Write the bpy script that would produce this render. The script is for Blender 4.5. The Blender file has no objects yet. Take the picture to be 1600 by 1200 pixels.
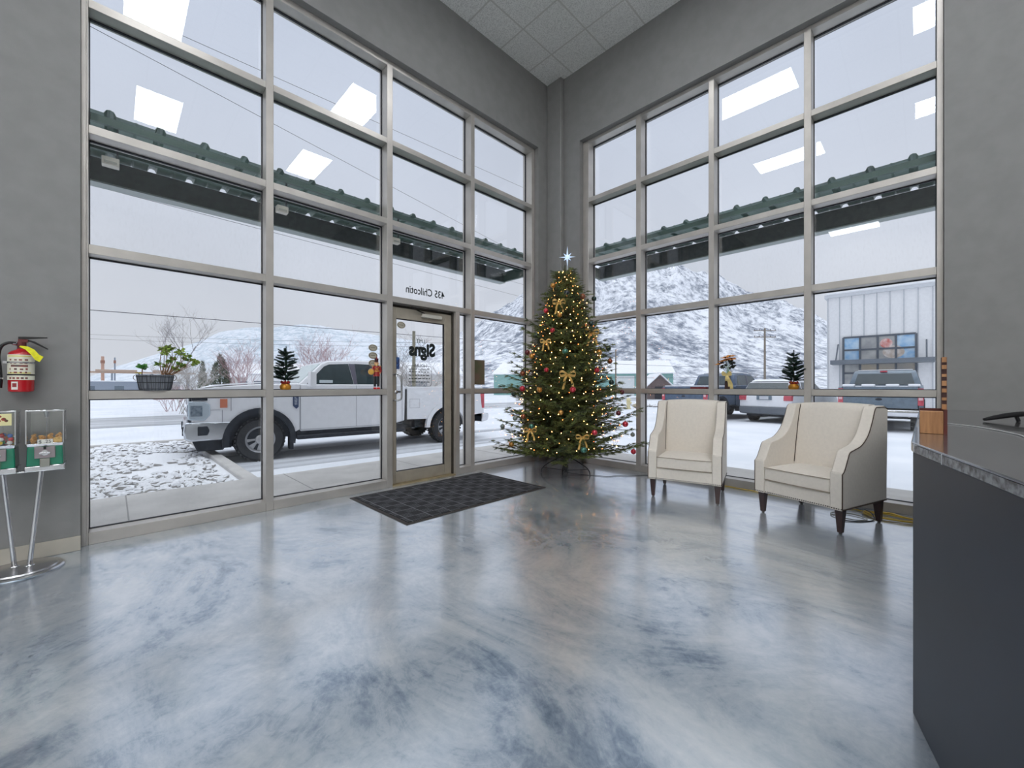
import bpy, math, random
from mathutils import Vector, Matrix, noise
random.seed(7)
R = math.radians; PI = math.pi
scene = bpy.context.scene
col = scene.collection

# ------------------------------------------------------------------ camera
cam_d = bpy.data.cameras.new('camera'); cam = bpy.data.objects.new('camera', cam_d); col.objects.link(cam)
cam_d.sensor_width = 36; cam_d.lens = 36*632/1600; cam_d.shift_y = 3.5/1600
cam_d.clip_start = 0.02; cam_d.clip_end = 9000
cam.location = (0, 0, 1.2); cam.rotation_euler = (R(90), 0, -math.atan2(0.7027, 0.7115))
scene.camera = cam

# ------------------------------------------------------------------ exposure
vs = scene.view_settings
scene.display_settings.display_device = 'sRGB'
vs.view_transform = 'Standard'; vs.look = 'None'; vs.exposure = 0.0; vs.gamma = 1.0
vs.use_curve_mapping = False

# ------------------------------------------------------------------ sky: overcast, brighter towards the zenith
SKY_H, SKY_M, SKY_Z = 0.70, 0.68, 2.2
LAMP = 15.0
w = bpy.data.worlds.new('overcast_sky'); scene.world = w; w.use_nodes = True
nt = w.node_tree; nt.nodes.clear()
out = nt.nodes.new('ShaderNodeOutputWorld'); bg = nt.nodes.new('ShaderNodeBackground')
tc = nt.nodes.new('ShaderNodeTexCoord'); sp = nt.nodes.new('ShaderNodeSeparateXYZ'); rp = nt.nodes.new('ShaderNodeValToRGB')
nt.links.new(tc.outputs['Generated'], sp.inputs[0]); nt.links.new(sp.outputs['Z'], rp.inputs[0])
el = rp.color_ramp.elements
el[0].position = 0.0; el[0].color = (SKY_H*0.965, SKY_H, SKY_H*1.09, 1)
el[1].position = 1.0; el[1].color = (SKY_Z*0.95, SKY_Z, SKY_Z*1.06, 1)
e2 = el.new(0.62); e2.color = (SKY_M*0.91, SKY_M*1.0, SKY_M*1.20, 1)
nz = nt.nodes.new('ShaderNodeTexNoise'); nz.inputs['Scale'].default_value = 2.2; nz.inputs['Detail'].default_value = 5
mx = nt.nodes.new('ShaderNodeMix'); mx.data_type = 'RGBA'; mx.blend_type = 'MULTIPLY'; mx.inputs[0].default_value = 0.28
nt.links.new(tc.outputs['Generated'], nz.inputs['Vector'])
nt.links.new(rp.outputs[0], mx.inputs[6]); nt.links.new(nz.outputs['Fac'], mx.inputs[7])
nt.links.new(mx.outputs[2], bg.inputs['Color']); bg.inputs['Strength'].default_value = 1.18
nt.links.new(bg.outputs[0], out.inputs['Surface'])
scene.cycles.max_bounces = 10; scene.cycles.transparent_max_bounces = 24
scene.cycles.sample_clamp_indirect = 6

# ------------------------------------------------------------------ materials
def lin(c): 
    c = c/255.0
    return c/12.92 if c <= 0.04045 else ((c+0.055)/1.055)**2.4
def rgb(r, g, b): return (lin(r), lin(g), lin(b), 1)
_m = {}
def mat(name, c, rough=0.5, metal=0.0, vary=0.0, vscale=8.0, bump=0.0, bscale=60.0, c2=None, coat=0.0, emit=None, estr=0.0, spec=0.5, island=0.0, sheen=0.0, stretch=None):
    if name in _m: return _m[name]
    m = bpy.data.materials.new(name); m.use_nodes = True; _m[name] = m
    t = m.node_tree; p = t.nodes['Principled BSDF']
    if len(c) == 3: c = rgb(*c)
    p.inputs['Base Color'].default_value = c
    p.inputs['Roughness'].default_value = rough; p.inputs['Metallic'].default_value = metal
    p.inputs['Coat Weight'].default_value = coat; p.inputs['Specular IOR Level'].default_value = spec
    p.inputs['Sheen Weight'].default_value = sheen
    if emit:
        p.inputs['Emission Color'].default_value = rgb(*emit) if len(emit) == 3 else emit
        p.inputs['Emission Strength'].default_value = estr
    tcn = t.nodes.new('ShaderNodeTexCoord'); src = tcn.outputs['Object']
    if stretch:
        mp = t.nodes.new('ShaderNodeMapping'); mp.inputs['Scale'].default_value = stretch
        t.links.new(src, mp.inputs['Vector']); src = mp.outputs[0]
    # every surface gets a procedural tone variation
    nz = t.nodes.new('ShaderNodeTexNoise'); nz.inputs['Scale'].default_value = vscale; nz.inputs['Detail'].default_value = 5
    t.links.new(src, nz.inputs['Vector'])
    rp = t.nodes.new('ShaderNodeValToRGB')
    v = vary if vary else 0.04
    if c2 is None:
        a = tuple(x*(1-v) for x in c[:3])+(1,); b = tuple(min(1, x*(1+v)) for x in c[:3])+(1,)
    else:
        a = c; b = rgb(*c2) if len(c2) == 3 else c2
    rp.color_ramp.elements[0].position = 0.36; rp.color_ramp.elements[1].position = 0.64
    rp.color_ramp.elements[0].color = a; rp.color_ramp.elements[1].color = b
    t.links.new(nz.outputs['Fac'], rp.inputs[0]); csrc = rp.outputs[0]
    if island:
        g = t.nodes.new('ShaderNodeNewGeometry'); hs = t.nodes.new('ShaderNodeHueSaturation')
        mr = t.nodes.new('ShaderNodeMapRange'); mr.inputs[3].default_value = 1-island; mr.inputs[4].default_value = 1+island*1.6
        t.links.new(g.outputs['Random Per Island'], mr.inputs[0]); t.links.new(mr.outputs[0], hs.inputs['Value'])
        t.links.new(csrc, hs.inputs['Color']); csrc = hs.outputs[0]
    t.links.new(csrc, p.inputs['Base Color'])
    if bump:
        n2 = t.nodes.new('ShaderNodeTexNoise'); n2.inputs['Scale'].default_value = bscale; n2.inputs['Detail'].default_value = 4
        t.links.new(src, n2.inputs['Vector'])
        bp = t.nodes.new('ShaderNodeBump'); bp.inputs['Strength'].default_value = bump; bp.inputs['Distance'].default_value = 0.01
        t.links.new(n2.outputs['Fac'], bp.inputs['Height']); t.links.new(bp.outputs[0], p.inputs['Normal'])
    return m

def glass_mat(name, tint=(1, 1, 1, 1), f0=0.045, dirt=0.0):
    m = bpy.data.materials.new(name); m.use_nodes = True; t = m.node_tree; t.nodes.clear()
    o = t.nodes.new('ShaderNodeOutputMaterial'); tr = t.nodes.new('ShaderNodeBsdfTransparent'); gl = t.nodes.new('ShaderNodeBsdfGlossy')
    gl.inputs['Roughness'].default_value = 0.0; tr.inputs['Color'].default_value = tint
    lw = t.nodes.new('ShaderNodeLayerWeight'); lw.inputs['Blend'].default_value = 0.5
    pw = t.nodes.new('ShaderNodeMath'); pw.operation = 'POWER'; pw.inputs[1].default_value = 5
    ml = t.nodes.new('ShaderNodeMath'); ml.operation = 'MULTIPLY_ADD'; ml.inputs[1].default_value = 1-f0; ml.inputs[2].default_value = f0
    t.links.new(lw.outputs['Facing'], pw.inputs[0]); t.links.new(pw.outputs[0], ml.inputs[0])
    ms = t.nodes.new('ShaderNodeMixShader'); t.links.new(ml.outputs[0], ms.inputs[0])
    t.links.new(tr.outputs[0], ms.inputs[1]); t.links.new(gl.outputs[0], ms.inputs[2])
    last = ms.outputs[0]
    if dirt:
        df = t.nodes.new('ShaderNodeBsdfDiffuse'); df.inputs['Color'].default_value = (0.8, 0.82, 0.85, 1)
        tl = t.nodes.new('ShaderNodeBsdfTranslucent'); tl.inputs['Color'].default_value = (0.8, 0.82, 0.85, 1)
        ad = t.nodes.new('ShaderNodeMixShader'); t.links.new(df.outputs[0], ad.inputs[1]); t.links.new(tl.outputs[0], ad.inputs[2]); ad.inputs[0].default_value = 0.5
        tcn = t.nodes.new('ShaderNodeTexCoord'); n = t.nodes.new('ShaderNodeTexNoise'); n.inputs['Scale'].default_value = 60; n.inputs['Detail'].default_value = 3
        mp = t.nodes.new('ShaderNodeMapping'); mp.inputs['Scale'].default_value = (1, 1, 0.35)
        t.links.new(tcn.outputs['Object'], mp.inputs[0]); t.links.new(mp.outputs[0], n.inputs['Vector'])
        mr = t.nodes.new('ShaderNodeMapRange'); mr.inputs[1].default_value = 0.5; mr.inputs[2].default_value = 0.75; mr.inputs[3].default_value = dirt*0.35; mr.inputs[4].default_value = dirt*2.2
        t.links.new(n.outputs['Fac'], mr.inputs[0])
        m2 = t.nodes.new('ShaderNodeMixShader'); t.links.new(mr.outputs[0], m2.inputs[0]); t.links.new(last, m2.inputs[1]); t.links.new(ad.outputs[0], m2.inputs[2])
        last = m2.outputs[0]
    t.links.new(last, o.inputs['Surface'])
    return m

M_wall = mat('grey_wall_paint', (130, 129, 128), 0.6, bump=0.05, bscale=180)
M_base = mat('beige_baseboard', (176, 170, 158), 0.5)
M_frame = mat('clear_anodised_aluminium', (184, 179, 173), 0.36, 0.45, vary=0.06, vscale=5)
M_gasket = mat('black_gasket', (22, 24, 32), 0.6)
M_pane = glass_mat('window_glass', (0.985, 0.99, 0.99, 1), 0.042)
M_pane_dusty = glass_mat('dusty_window_glass', (0.985, 0.99, 0.99, 1), 0.042, dirt=0.012)
M_steel = mat('brushed_steel', (190, 190, 192), 0.25, 1.0, vary=0.05)
M_chrome = mat('chrome', (215, 215, 218), 0.08, 1.0)
M_black = mat('black_plastic', (18, 18, 20), 0.35)
M_snow = mat('snow', (240, 241, 245), 0.7, vary=0.03, vscale=3, bump=0.25, bscale=12)
M_white_paint = mat('white_car_paint', (232, 233, 237), 0.25, coat=0.6, vary=0.02)
M_dark_glass = mat('car_glass', (58, 70, 74), 0.06, 0.0, spec=0.9, vary=0.1)
M_rubber = mat('tyre_rubber', (52, 53, 56), 0.8, bump=0.6, bscale=40)
M_navy = mat('sooty_black_trim', (30, 36, 46), 0.65, vary=0.3, vscale=14)
M_concrete = mat('concrete', (196, 193, 190), 0.8, vary=0.08, vscale=2.5, bump=0.1)
M_red_lens = mat('red_lamp_lens', (196, 84, 96), 0.2, vary=0.15)
M_amber = mat('amber_lamp_lens', (200, 120, 92), 0.25)

# ------------------------------------------------------------------ mesh building
class MB:
    def __init__(s): s.v = []; s.f = []; s.mi = []; s.cur = 0
    def add(s, vs, fs):
        b = len(s.v); s.v.extend([tuple(v) for v in vs])
        for f in fs: s.f.append(tuple(i+b for i in f)); s.mi.append(s.cur)
        return s
    def box(s, x0, y0, z0, x1, y1, z1):
        x0, x1 = min(x0, x1), max(x0, x1); y0, y1 = min(y0, y1), max(y0, y1); z0, z1 = min(z0, z1), max(z0, z1)
        return s.add([(x0,y0,z0),(x1,y0,z0),(x1,y1,z0),(x0,y1,z0),(x0,y0,z1),(x1,y0,z1),(x1,y1,z1),(x0,y1,z1)],
                     [(0,3,2,1),(4,5,6,7),(0,1,5,4),(1,2,6,5),(2,3,7,6),(3,0,4,7)])
    def prism(s, poly, a, b, axis='z', scale2=None):
        # poly: 2D points, extruded along axis between a and b; scale2 = list for far polygon
        n = len(poly); P2 = scale2 or poly
        def mk(p, h): return {'z': (p[0], p[1], h), 'y': (p[0], h, p[1]), 'x': (h, p[0], p[1])}[axis]
        vs = [mk(p, a) for p in poly]+[mk(p, b) for p in P2]
        fs = [tuple(range(n))[::-1], tuple(range(n, 2*n))]+[(i, (i+1) % n, n+(i+1) % n, n+i) for i in range(n)]
        if axis == 'y': fs = [tuple(reversed(f)) for f in fs]
        return s.add(vs, fs)
    def tube(s, pts, r, n=8, r2=None, cap=True):
        pts = [Vector(p) for p in pts]; m = len(pts)
        if m < 2: return s
        rs = r if isinstance(r, (list, tuple)) else [r+(0 if r2 is None else (r2-r)*i/(m-1)) for i in range(m)]
        up = None; vs = []
        for i, p in enumerate(pts):
            d = (pts[min(i+1, m-1)]-pts[max(i-1, 0)])
            if d.length < 1e-9: d = Vector((0, 0, 1))
            d.normalize()
            if up is None:
                up = Vector((0, 0, 1)) if abs(d.z) < 0.9 else Vector((1, 0, 0))
            a = d.cross(up)
            if a.length < 1e-6: a = d.orthogonal()
            a.normalize(); b = a.cross(d); up = b
            for k in range(n):
                t = 2*PI*k/n
                vs.append(p+(a*math.cos(t)+b*math.sin(t))*rs[i])
        fs = [(i*n+k, i*n+(k+1) % n, (i+1)*n+(k+1) % n, (i+1)*n+k) for i in range(m-1) for k in range(n)]
        if cap: fs += [tuple(range(n))[::-1], tuple(range((m-1)*n, m*n))]
        return s.add(vs, fs)
    def lathe(s, prof, c=(0, 0, 0), n=24, axis='z', sx=1, sy=1, cap=True):
        vs = []; m = len(prof)
        for r, h in prof:
            for k in range(n):
                t = 2*PI*k/n; a, b = r*math.cos(t)*sx, r*math.sin(t)*sy
                if axis == 'z': v = (c[0]+a, c[1]+b, c[2]+h)
                elif axis == 'y': v = (c[0]+b, c[1]+h, c[2]+a)
                else: v = (c[0]+h, c[1]+a, c[2]+b)
                vs.append(v)
        fs = [(i*n+k, i*n+(k+1) % n, (i+1)*n+(k+1) % n, (i+1)*n+k) for i in range(m-1) for k in range(n)]
        if cap and prof[0][0] > 1e-5: fs.append(tuple(range(n))[::-1])
        if cap and prof[-1][0] > 1e-5: fs.append(tuple(range((m-1)*n, m*n)))
        return s.add(vs, fs)
    def ball(s, c, r, n=12, m=8, sz=1.0):
        prof = [(r*math.sin(PI*i/m)+1e-6, -r*sz*math.cos(PI*i/m)) for i in range(m+1)]
        return s.lathe(prof, c, n)
    def quad(s, a, b, c, d): return s.add([a, b, c, d], [(0, 1, 2, 3)])
    def tri(s, a, b, c): return s.add([a, b, c], [(0, 1, 2)])
    def build(s, name, m, parent=None, smooth=False, bevel=0, seg=2, angle=40, label=None):
        me = bpy.data.meshes.new(name); me.from_pydata(s.v, [], s.f)
        ms = m if isinstance(m, (list, tuple)) else [m]
        for x in ms: me.materials.append(x)
        if len(ms) > 1: me.polygons.foreach_set('material_index', s.mi)
        me.update(); me.validate()
        o = bpy.data.objects.new(name, me); col.objects.link(o)
        if parent: o.parent = parent
        if smooth: me.polygons.foreach_set('use_smooth', [True]*len(me.polygons)); 
        if bevel:
            b = o.modifiers.new('bevel', 'BEVEL'); b.width = bevel; b.segments = seg; b.limit_method = 'ANGLE'; b.angle_limit = R(35)
            b.harden_normals = False
            me.polygons.foreach_set('use_smooth', [True]*len(me.polygons))
            try: me.set_sharp_from_angle(angle=R(50))
            except Exception: pass
        elif smooth:
            try: me.set_sharp_from_angle(angle=R(angle))
            except Exception: pass
        if label: o['label'] = label
        return o

def empty(name, loc=(0, 0, 0), rz=0.0):
    o = bpy.data.objects.new(name, None); col.objects.link(o); o.location = loc; o.rotation_euler = (0, 0, rz); o.empty_display_size = 0.1
    return o
def tag(o, label, cat, group=None, kind=None):
    if label: o['label'] = label
    if cat: o['category'] = cat
    if group: o['group'] = group
    if kind: o['kind'] = kind
    return o
def structure(o): o['kind'] = 'structure'; return o
def copy_tree(o, parent=None):
    c = o.copy(); col.objects.link(c)
    if parent: c.parent = parent
    for ch in list(o.children): copy_tree(ch, c)
    return c
def text(s, size, m, parent, name, loc, rz, extrude=0.0006, bold=0.0, xs=1.0):
    cu = bpy.data.curves.new(name+'_curve', 'FONT'); cu.body = s; cu.size = size; cu.extrude = extrude; cu.offset = bold
    cu.align_x = 'CENTER'; cu.align_y = 'CENTER'; cu.resolution_u = 3
    t = bpy.data.objects.new(name+'_tmp', cu); col.objects.link(t)
    bpy.context.view_layer.update()
    me = bpy.data.meshes.new_from_object(t.evaluated_get(bpy.context.evaluated_depsgraph_get()))
    bpy.data.objects.remove(t); bpy.data.curves.remove(cu)
    me.materials.clear(); me.materials.append(m)
    o = bpy.data.objects.new(name, me); col.objects.link(o)
    o.rotation_euler = (R(90), 0, rz); o.location = loc; o.scale = (xs, 1, 1)
    if parent: o.parent = parent
    return o
def rtx(r, f): # surveyed offset (sideways ratio, forward metres) from the survey point at the room origin
    return (f*(0.7115*r+0.7027), f*(-0.7027*r+0.7115))

# ================================================================== ROOM
YW, XW = 4.34, 5.18          # inner faces of the two outside walls
YA, XB = 4.42, 5.27          # inner faces of the window frames
YG, XG = 4.56, 5.42          # glass
ZC = 6.15
X0, Y0 = -6.6, -6.6

# floor
def floor_material():
    m = bpy.data.materials.new('marbled_metallic_epoxy'); m.use_nodes = True; t = m.node_tree; p = t.nodes['Principled BSDF']
    tcn = t.nodes.new('ShaderNodeTexCoord')
    def mapping(rot, sc):
        mp = t.nodes.new('ShaderNodeMapping'); mp.inputs['Rotation'].default_value = (0, 0, rot); mp.inputs['Scale'].default_value = sc
        t.links.new(tcn.outputs['Object'], mp.inputs[0]); return mp.outputs[0]
    def nz(src, sc, det, dist, rough=0.55):
        n = t.nodes.new('ShaderNodeTexNoise'); n.inputs['Scale'].default_value = sc; n.inputs['Detail'].default_value = det
        n.inputs['Distortion'].default_value = dist; n.inputs['Roughness'].default_value = rough; t.links.new(src, n.inputs['Vector']); return n.outputs['Fac']
    a = nz(mapping(R(-38), (1.0, 0.75, 1)), 0.62, 9, 2.6, 0.62)       # big clouds
    b = nz(mapping(R(25), (0.8, 0.38, 1)), 1.7, 12, 3.2, 0.72)        # streaks
    c = nz(mapping(R(20), (1, 1, 1)), 16, 8, 1.2, 0.7)
    m1 = t.nodes.new('ShaderNodeMath'); m1.operation = 'MULTIPLY_ADD'; m1.inputs[1].default_value = 0.44; t.links.new(b, m1.inputs[0])
    m2 = t.nodes.new('ShaderNodeMath'); m2.operation = 'MULTIPLY'; m2.inputs[1].default_value = 0.40; t.links.new(a, m2.inputs[0]); t.links.new(m2.outputs[0], m1.inputs[2])
    m3 = t.nodes.new('ShaderNodeMath'); m3.operation = 'MULTIPLY_ADD'; m3.inputs[1].default_value = 0.16; t.links.new(c, m3.inputs[0]); t.links.new(m1.outputs[0], m3.inputs[2])
    rp = t.nodes.new('ShaderNodeValToRGB'); e = rp.color_ramp.elements
    e[0].position = 0.33; e[0].color = rgb(92, 110, 129); e[1].position = 0.66; e[1].color = rgb(234, 236, 238)
    for pos, c_ in ((0.41, rgb(150, 165, 181)), (0.465, rgb(190, 200, 210)), (0.54, rgb(214, 219, 224))):
        x = e.new(pos); x.color = c_
    t.links.new(m3.outputs[0], rp.inputs[0]); t.links.new(rp.outputs[0], p.inputs['Base Color'])
    p.inputs['Metallic'].default_value = 0.60; p.inputs['Roughness'].default_value = 0.22
    p.inputs['Coat Weight'].default_value = 0.8; p.inputs['Coat Roughness'].default_value = 0.10
    bp = t.nodes.new('ShaderNodeBump'); bp.inputs['Strength'].default_value = 0.05; bp.inputs['Distance'].default_value = 0.02
    t.links.new(c, bp.inputs['Height']); t.links.new(bp.outputs[0], p.inputs['Normal'])
    return m
structure(MB().box(X0, Y0, -0.1, XG+0.1, YG+0.1, 0).build('floor', floor_material()))

M_pale = mat('pale_wall_paint', (205, 202, 196), 0.6)
# walls (each with its window opening)
OX0, OX1, OZ1 = -0.168, 4.885, 5.05
m = MB().box(X0-0.2, YW, 0, OX0, YG+0.12, ZC+0.3).box(OX1, YW, 0, XW+0.4, YG+0.12, ZC+0.3).box(OX0, YW, OZ1, OX1, YG+0.12, ZC+0.3)
structure(m.build('wall_left', M_wall))
OY0, OY1, OZ2 = -0.14, 3.745, 5.03
m = MB().box(XW, Y0-0.2, 0, XG+0.12, OY0, ZC+0.3).box(XW, OY1, 0, XG+0.12, YW, ZC+0.3).box(XW, OY0, OZ2, XG+0.12, OY1, ZC+0.3)
structure(m.build('wall_right', M_wall))
structure(MB().box(X0-0.2, Y0-0.2, 0, X0, YW, ZC+0.3).build('wall_back', M_pale))
structure(MB().box(X0, Y0-0.2, 0, XW, Y0, ZC+0.3).build('wall_rear', M_pale))
structure(MB().box(5.09, 4.045, 0, XW, YW, ZC).build('trim_1', M_wall, bevel=0.02, seg=4, label='grey boxed-in column in the corner between the two window walls'))

# ceiling tiles in a T-bar grid
def ceiling_material():
    m = bpy.data.materials.new('acoustic_tile_ceiling'); m.use_nodes = True; t = m.node_tree; p = t.nodes['Principled BSDF']
    tcn = t.nodes.new('ShaderNodeTexCoord'); sx = t.nodes.new('ShaderNodeSeparateXYZ'); t.links.new(tcn.outputs['Object'], sx.inputs[0])
    ds = []
    for ax, per, off in (('X', 0.61, 0.23), ('Y', 0.61, 0.40)):
        ad = t.nodes.new('ShaderNodeMath'); ad.operation = 'ADD'; ad.inputs[1].default_value = 61.0+off; t.links.new(sx.outputs[ax], ad.inputs[0])
        md = t.nodes.new('ShaderNodeMath'); md.operation = 'MODULO'; md.inputs[1].default_value = per; t.links.new(ad.outputs[0], md.inputs[0])
        lt = t.nodes.new('ShaderNodeMath'); lt.operation = 'LESS_THAN'; lt.inputs[1].default_value = 0.022; t.links.new(md.outputs[0], lt.inputs[0]); ds.append(lt.outputs[0])
    mxx = t.nodes.new('ShaderNodeMath'); mxx.operation = 'MAXIMUM'; t.links.new(ds[0], mxx.inputs[0]); t.links.new(ds[1], mxx.inputs[1])
    n = t.nodes.new('ShaderNodeTexNoise'); n.inputs['Scale'].default_value = 90; n.inputs['Detail'].default_value = 6; t.links.new(tcn.outputs['Object'], n.inputs['Vector'])
    rp = t.nodes.new('ShaderNodeValToRGB'); rp.color_ramp.elements[0].position = 0.38; rp.color_ramp.elements[0].color = rgb(200, 200, 197); rp.color_ramp.elements[1].position = 0.55; rp.color_ramp.elements[1].color = rgb(232, 232, 229)
    t.links.new(n.outputs['Fac'], rp.inputs[0])
    mi = t.nodes.new('ShaderNodeMix'); mi.data_type = 'RGBA'; t.links.new(mxx.outputs[0], mi.inputs[0]); t.links.new(rp.outputs[0], mi.inputs[6]); mi.inputs[7].default_value = rgb(196, 195, 190)
    t.links.new(mi.outputs[2], p.inputs['Base Color']); p.inputs['Roughness'].default_value = 0.9
    return m
structure(MB().box(X0, Y0, ZC, XW, YW, ZC+0.05).build('ceiling', ceiling_material()))

structure(MB().box(X0, YW-0.015, 0, OX0+0.003, YW, 0.105).build('baseboard_left', M_base, bevel=0.003))
structure(MB().box(XW-0.015, Y0, 0, XW, OY0-0.003, 0.105).build('baseboard_right', M_base, bevel=0.003))

# ceiling troffers
M_lamp = mat('lit_diffuser', (255, 255, 250), 0.5, emit=(248, 251, 255), estr=LAMP)
def troffer(x, y, label, w=0.6, l=1.2):
    o = empty('ceiling_light', (x, y, ZC)); tag(o, label, 'light', 'ceiling lights')
    MB().box(-w/2, -l/2, -0.012, w/2, l/2, -0.006).build('diffuser', M_lamp, o)
    f = MB()
    f.box(-w/2-.02, -l/2-.02, -0.016, w/2+.02, -l/2, 0).box(-w/2-.02, l/2, -0.016, w/2+.02, l/2+.02, 0).box(-w/2-.02, -l/2, -0.016, -w/2, l/2, 0).box(w/2, -l/2, -0.016, w/2+.02, l/2, 0)
    f.build('frame', mat('white_enamel', (225, 225, 222), 0.4), o)
troffer(0.58, -0.52, 'ceiling light mirrored high in the far left window pane')
troffer(3.08, 2.02, 'ceiling light mirrored in the top pane of both windows')
troffer(3.12, -0.52, 'ceiling light mirrored low in the second pane column of the left window')
troffer(0.40, 2.03, 'ceiling light mirrored in the second row of the right window')
troffer(-5.75, 1.5, 'ceiling light far back, mirrored small in the right window')
ordn_ = ('nearest', 'second', 'third', 'farthest')
for ix_, x_ in enumerate((-1.3, -2.8, -4.3, -5.8)):  # unseen troffers added behind the camera to brighten the room
    for iy_, y_ in enumerate((-1.3, -2.8, -4.3, -5.8)):
        troffer(x_, y_, 'unseen fill light added behind the camera, %s column to its left, %s row from the windows' % (ordn_[ix_], ordn_[iy_]))

# ------------------------------------------------------------------ curtain walls
Z_ROWS = [(0.0, 0.09), (1.10, 1.165), (2.205, 2.275), (3.115, 3.18), (4.065, 4.13), (4.985, 5.05)]
V_L = [(-0.165, -0.13), (1.0475, 1.113), (2.30, 2.372), (3.562, 3.628), (4.815, 4.883)]
V_R = [(-0.138, -0.096), (0.822, 0.886), (1.797, 1.861), (2.768, 2.839), (3.643, 3.743)]
DEP = 0.19
DOOR_X0, DOOR_X1, DPOST = 2.372, 3.30, (3.30, 3.365)

# left window
wl = empty('window_1', (0, YA, 0)); structure(wl); wl['label'] = 'tall aluminium framed window wall on the left with the entrance door in it'
fr = MB()
for a, b in V_L: fr.box(a, 0, 0, b, DEP, 5.05)
for i, (a, b) in enumerate(Z_ROWS):
    for k in range(4):
        xa, xb = V_L[k][1], V_L[k+1][0]
        if k == 2 and i < 2: xa = DPOST[1]
        fr.box(xa, 0.001, a, xb, DEP-0.001, b)
fr.box(DPOST[0], 0, 0, DPOST[1], DEP, 2.205)
fr.box(-0.168, -0.012, 0, -0.14, 0, 5.05)
fr.build('frame', M_frame, wl, bevel=0.0025, seg=1)
gk = MB(); panes = []
def pane_l(xa, xb, za, zb, dusty=False):
    g = 0.006
    gk.box(xa, 0.128, za, xa+g, 0.152, zb).box(xb-g, 0.128, za, xb, 0.152, zb).box(xa, 0.128, za, xb, 0.152, za+g).box(xa, 0.128, zb-g*1.6, xb, 0.152, zb)
    MB().box(xa+.001, 0.137, za+.001, xb-.001, 0.145, zb-.001).build('pane', M_pane_dusty if dusty else M_pane, wl)
for i in range(5):
    for k in range(4):
        xa, xb = V_L[k][1], V_L[k+1][0]
        if k == 2 and i < 2: xa = DPOST[1]
        pane_l(xa, xb, Z_ROWS[i][1], Z_ROWS[i+1][0], dusty=(i in (0, 2) and k < 2))
gk.build('gasket', M_gasket, wl)

# right window
wr = empty('window_2', (XB, 0, 0)); structure(wr); wr['label'] = 'tall aluminium framed window wall on the right behind the armchairs'
fr = MB()
for a, b in V_R: fr.box(0, a, 0, DEP, b, 5.03)
for a, b in Z_ROWS:
    for k in range(4): fr.box(0.001, V_R[k][1], a, DEP-0.001, V_R[k+1][0], min(b, 5.03))
fr.build('frame', M_frame, wr, bevel=0.0025, seg=1)
gk = MB()
for i in range(5):
    for k in range(4):
        ya, yb, za, zb = V_R[k][1], V_R[k+1][0], Z_ROWS[i][1], Z_ROWS[i+1][0]; g = 0.006
        gk.box(0.138, ya, za, 0.162, ya+g, zb).box(0.138, yb-g, za, 0.162, yb, zb).box(0.138, ya, za, 0.162, yb, za+g).box(0.138, ya, zb-g*1.6, 0.162, yb, zb)
        MB().box(0.147, ya+.001, za+.001, 0.155, yb-.001, zb-.001).build('pane', M_pane_dusty if i == 2 else M_pane, wr)
gk.build('gasket', M_gasket, wr)

# ------------------------------------------------------------------ entrance door (glass in an aluminium stile frame, set back in its frame)
M_door = mat('bronze_grey_door_frame', (168, 160, 146), 0.4, 0.3, vary=0.06)
dr = empty('door_1', (0, YA, 0)); structure(dr); dr['label'] = 'glass entrance door with aluminium frame and mirrored shop lettering'
dx0, dx1 = DOOR_X0+0.012, DOOR_X1-0.02
d = MB(); dy0, dy1 = 0.075, 0.125
d.box(dx0, dy0, 0.015, dx0+0.075, dy1, 2.165).box(dx1-0.11, dy0, 0.015, dx1, dy1, 2.165)
d.box(dx0+0.075, dy0, 0.015, dx1-0.11, dy1, 0.155).box(dx0+0.075, dy0, 2.03, dx1-0.11, dy1, 2.165)
d.build('leaf_frame', M_door, dr, bevel=0.003, seg=1)
MB().box(dx0+0.075, 0.094, 0.155, dx1-0.11, 0.102, 2.03).build('pane', M_pane, dr)
g = MB(); xa, xb = dx0+0.075, dx1-0.11
g.box(xa, .086, .155, xa+.008, .11, 2.03).box(xb-.012, .086, .155, xb, .11, 2.03).box(xa, .086, .155, xb, .11, .163).box(xa, .086, 2.022, xb, .11, 2.03)
g.build('gasket', M_gasket, dr)
MB().box(DOOR_X0, 0.0, 0, DOOR_X1, 0.17, 0.014).build('threshold', mat('worn_brass_threshold', (170, 155, 122), 0.45, 0.5, vary=0.15), dr, bevel=0.002)
MB().box(DOOR_X0+.002, 0.13, 2.165, DOOR_X1-.002, 0.16, 2.204).box(DOOR_X1-0.018, 0.05, 0.014, DOOR_X1-.001, 0.16, 2.2).build('doorstop', mat('dark_bronze_stop', (66, 62, 56), 0.5, 0.3), dr)
h = MB(); hx = dx0+0.04
h.tube([(hx, .072, 1.345), (hx, .03, 1.345), (hx, .012, 1.335), (hx+.0, .008, 1.31)], .010, 10)
h.tube([(hx-.03, .07, 1.345), (hx+.03, .02, 1.345), (hx+.052, .0, 1.335), (hx+.062, -.004, 1.31), (hx+.062, -.004, 1.065), (hx+.052, .0, 1.04), (hx+.03, .02, 1.03), (hx-.03, .07, 1.03)], .011, 10)
hd = h.build('door_handle', M_steel, dr, smooth=True, angle=80)
MB().lathe([(0.001, 0), (.022, 0), (.022, -.012), (.014, -.018), (.001, -.018)], (hx+.03, .076, 1.13), 16, axis='y').build('lock_cylinder', M_steel, dr, smooth=True)
cl = MB().box(2.80, 0.03, 2.075, 3.10, 0.074, 2.125).build('door_closer', mat('silver_enamel', (196, 192, 182), 0.35, 0.3), dr, bevel=0.008, seg=3)
MB().tube([(2.84, .05, 2.13), (2.62, .0, 2.172), (3.02, .02, 2.18)], .009, 8).build('closer_arm', mat('dark_steel', (60, 58, 56), 0.4, 0.6), dr)
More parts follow.
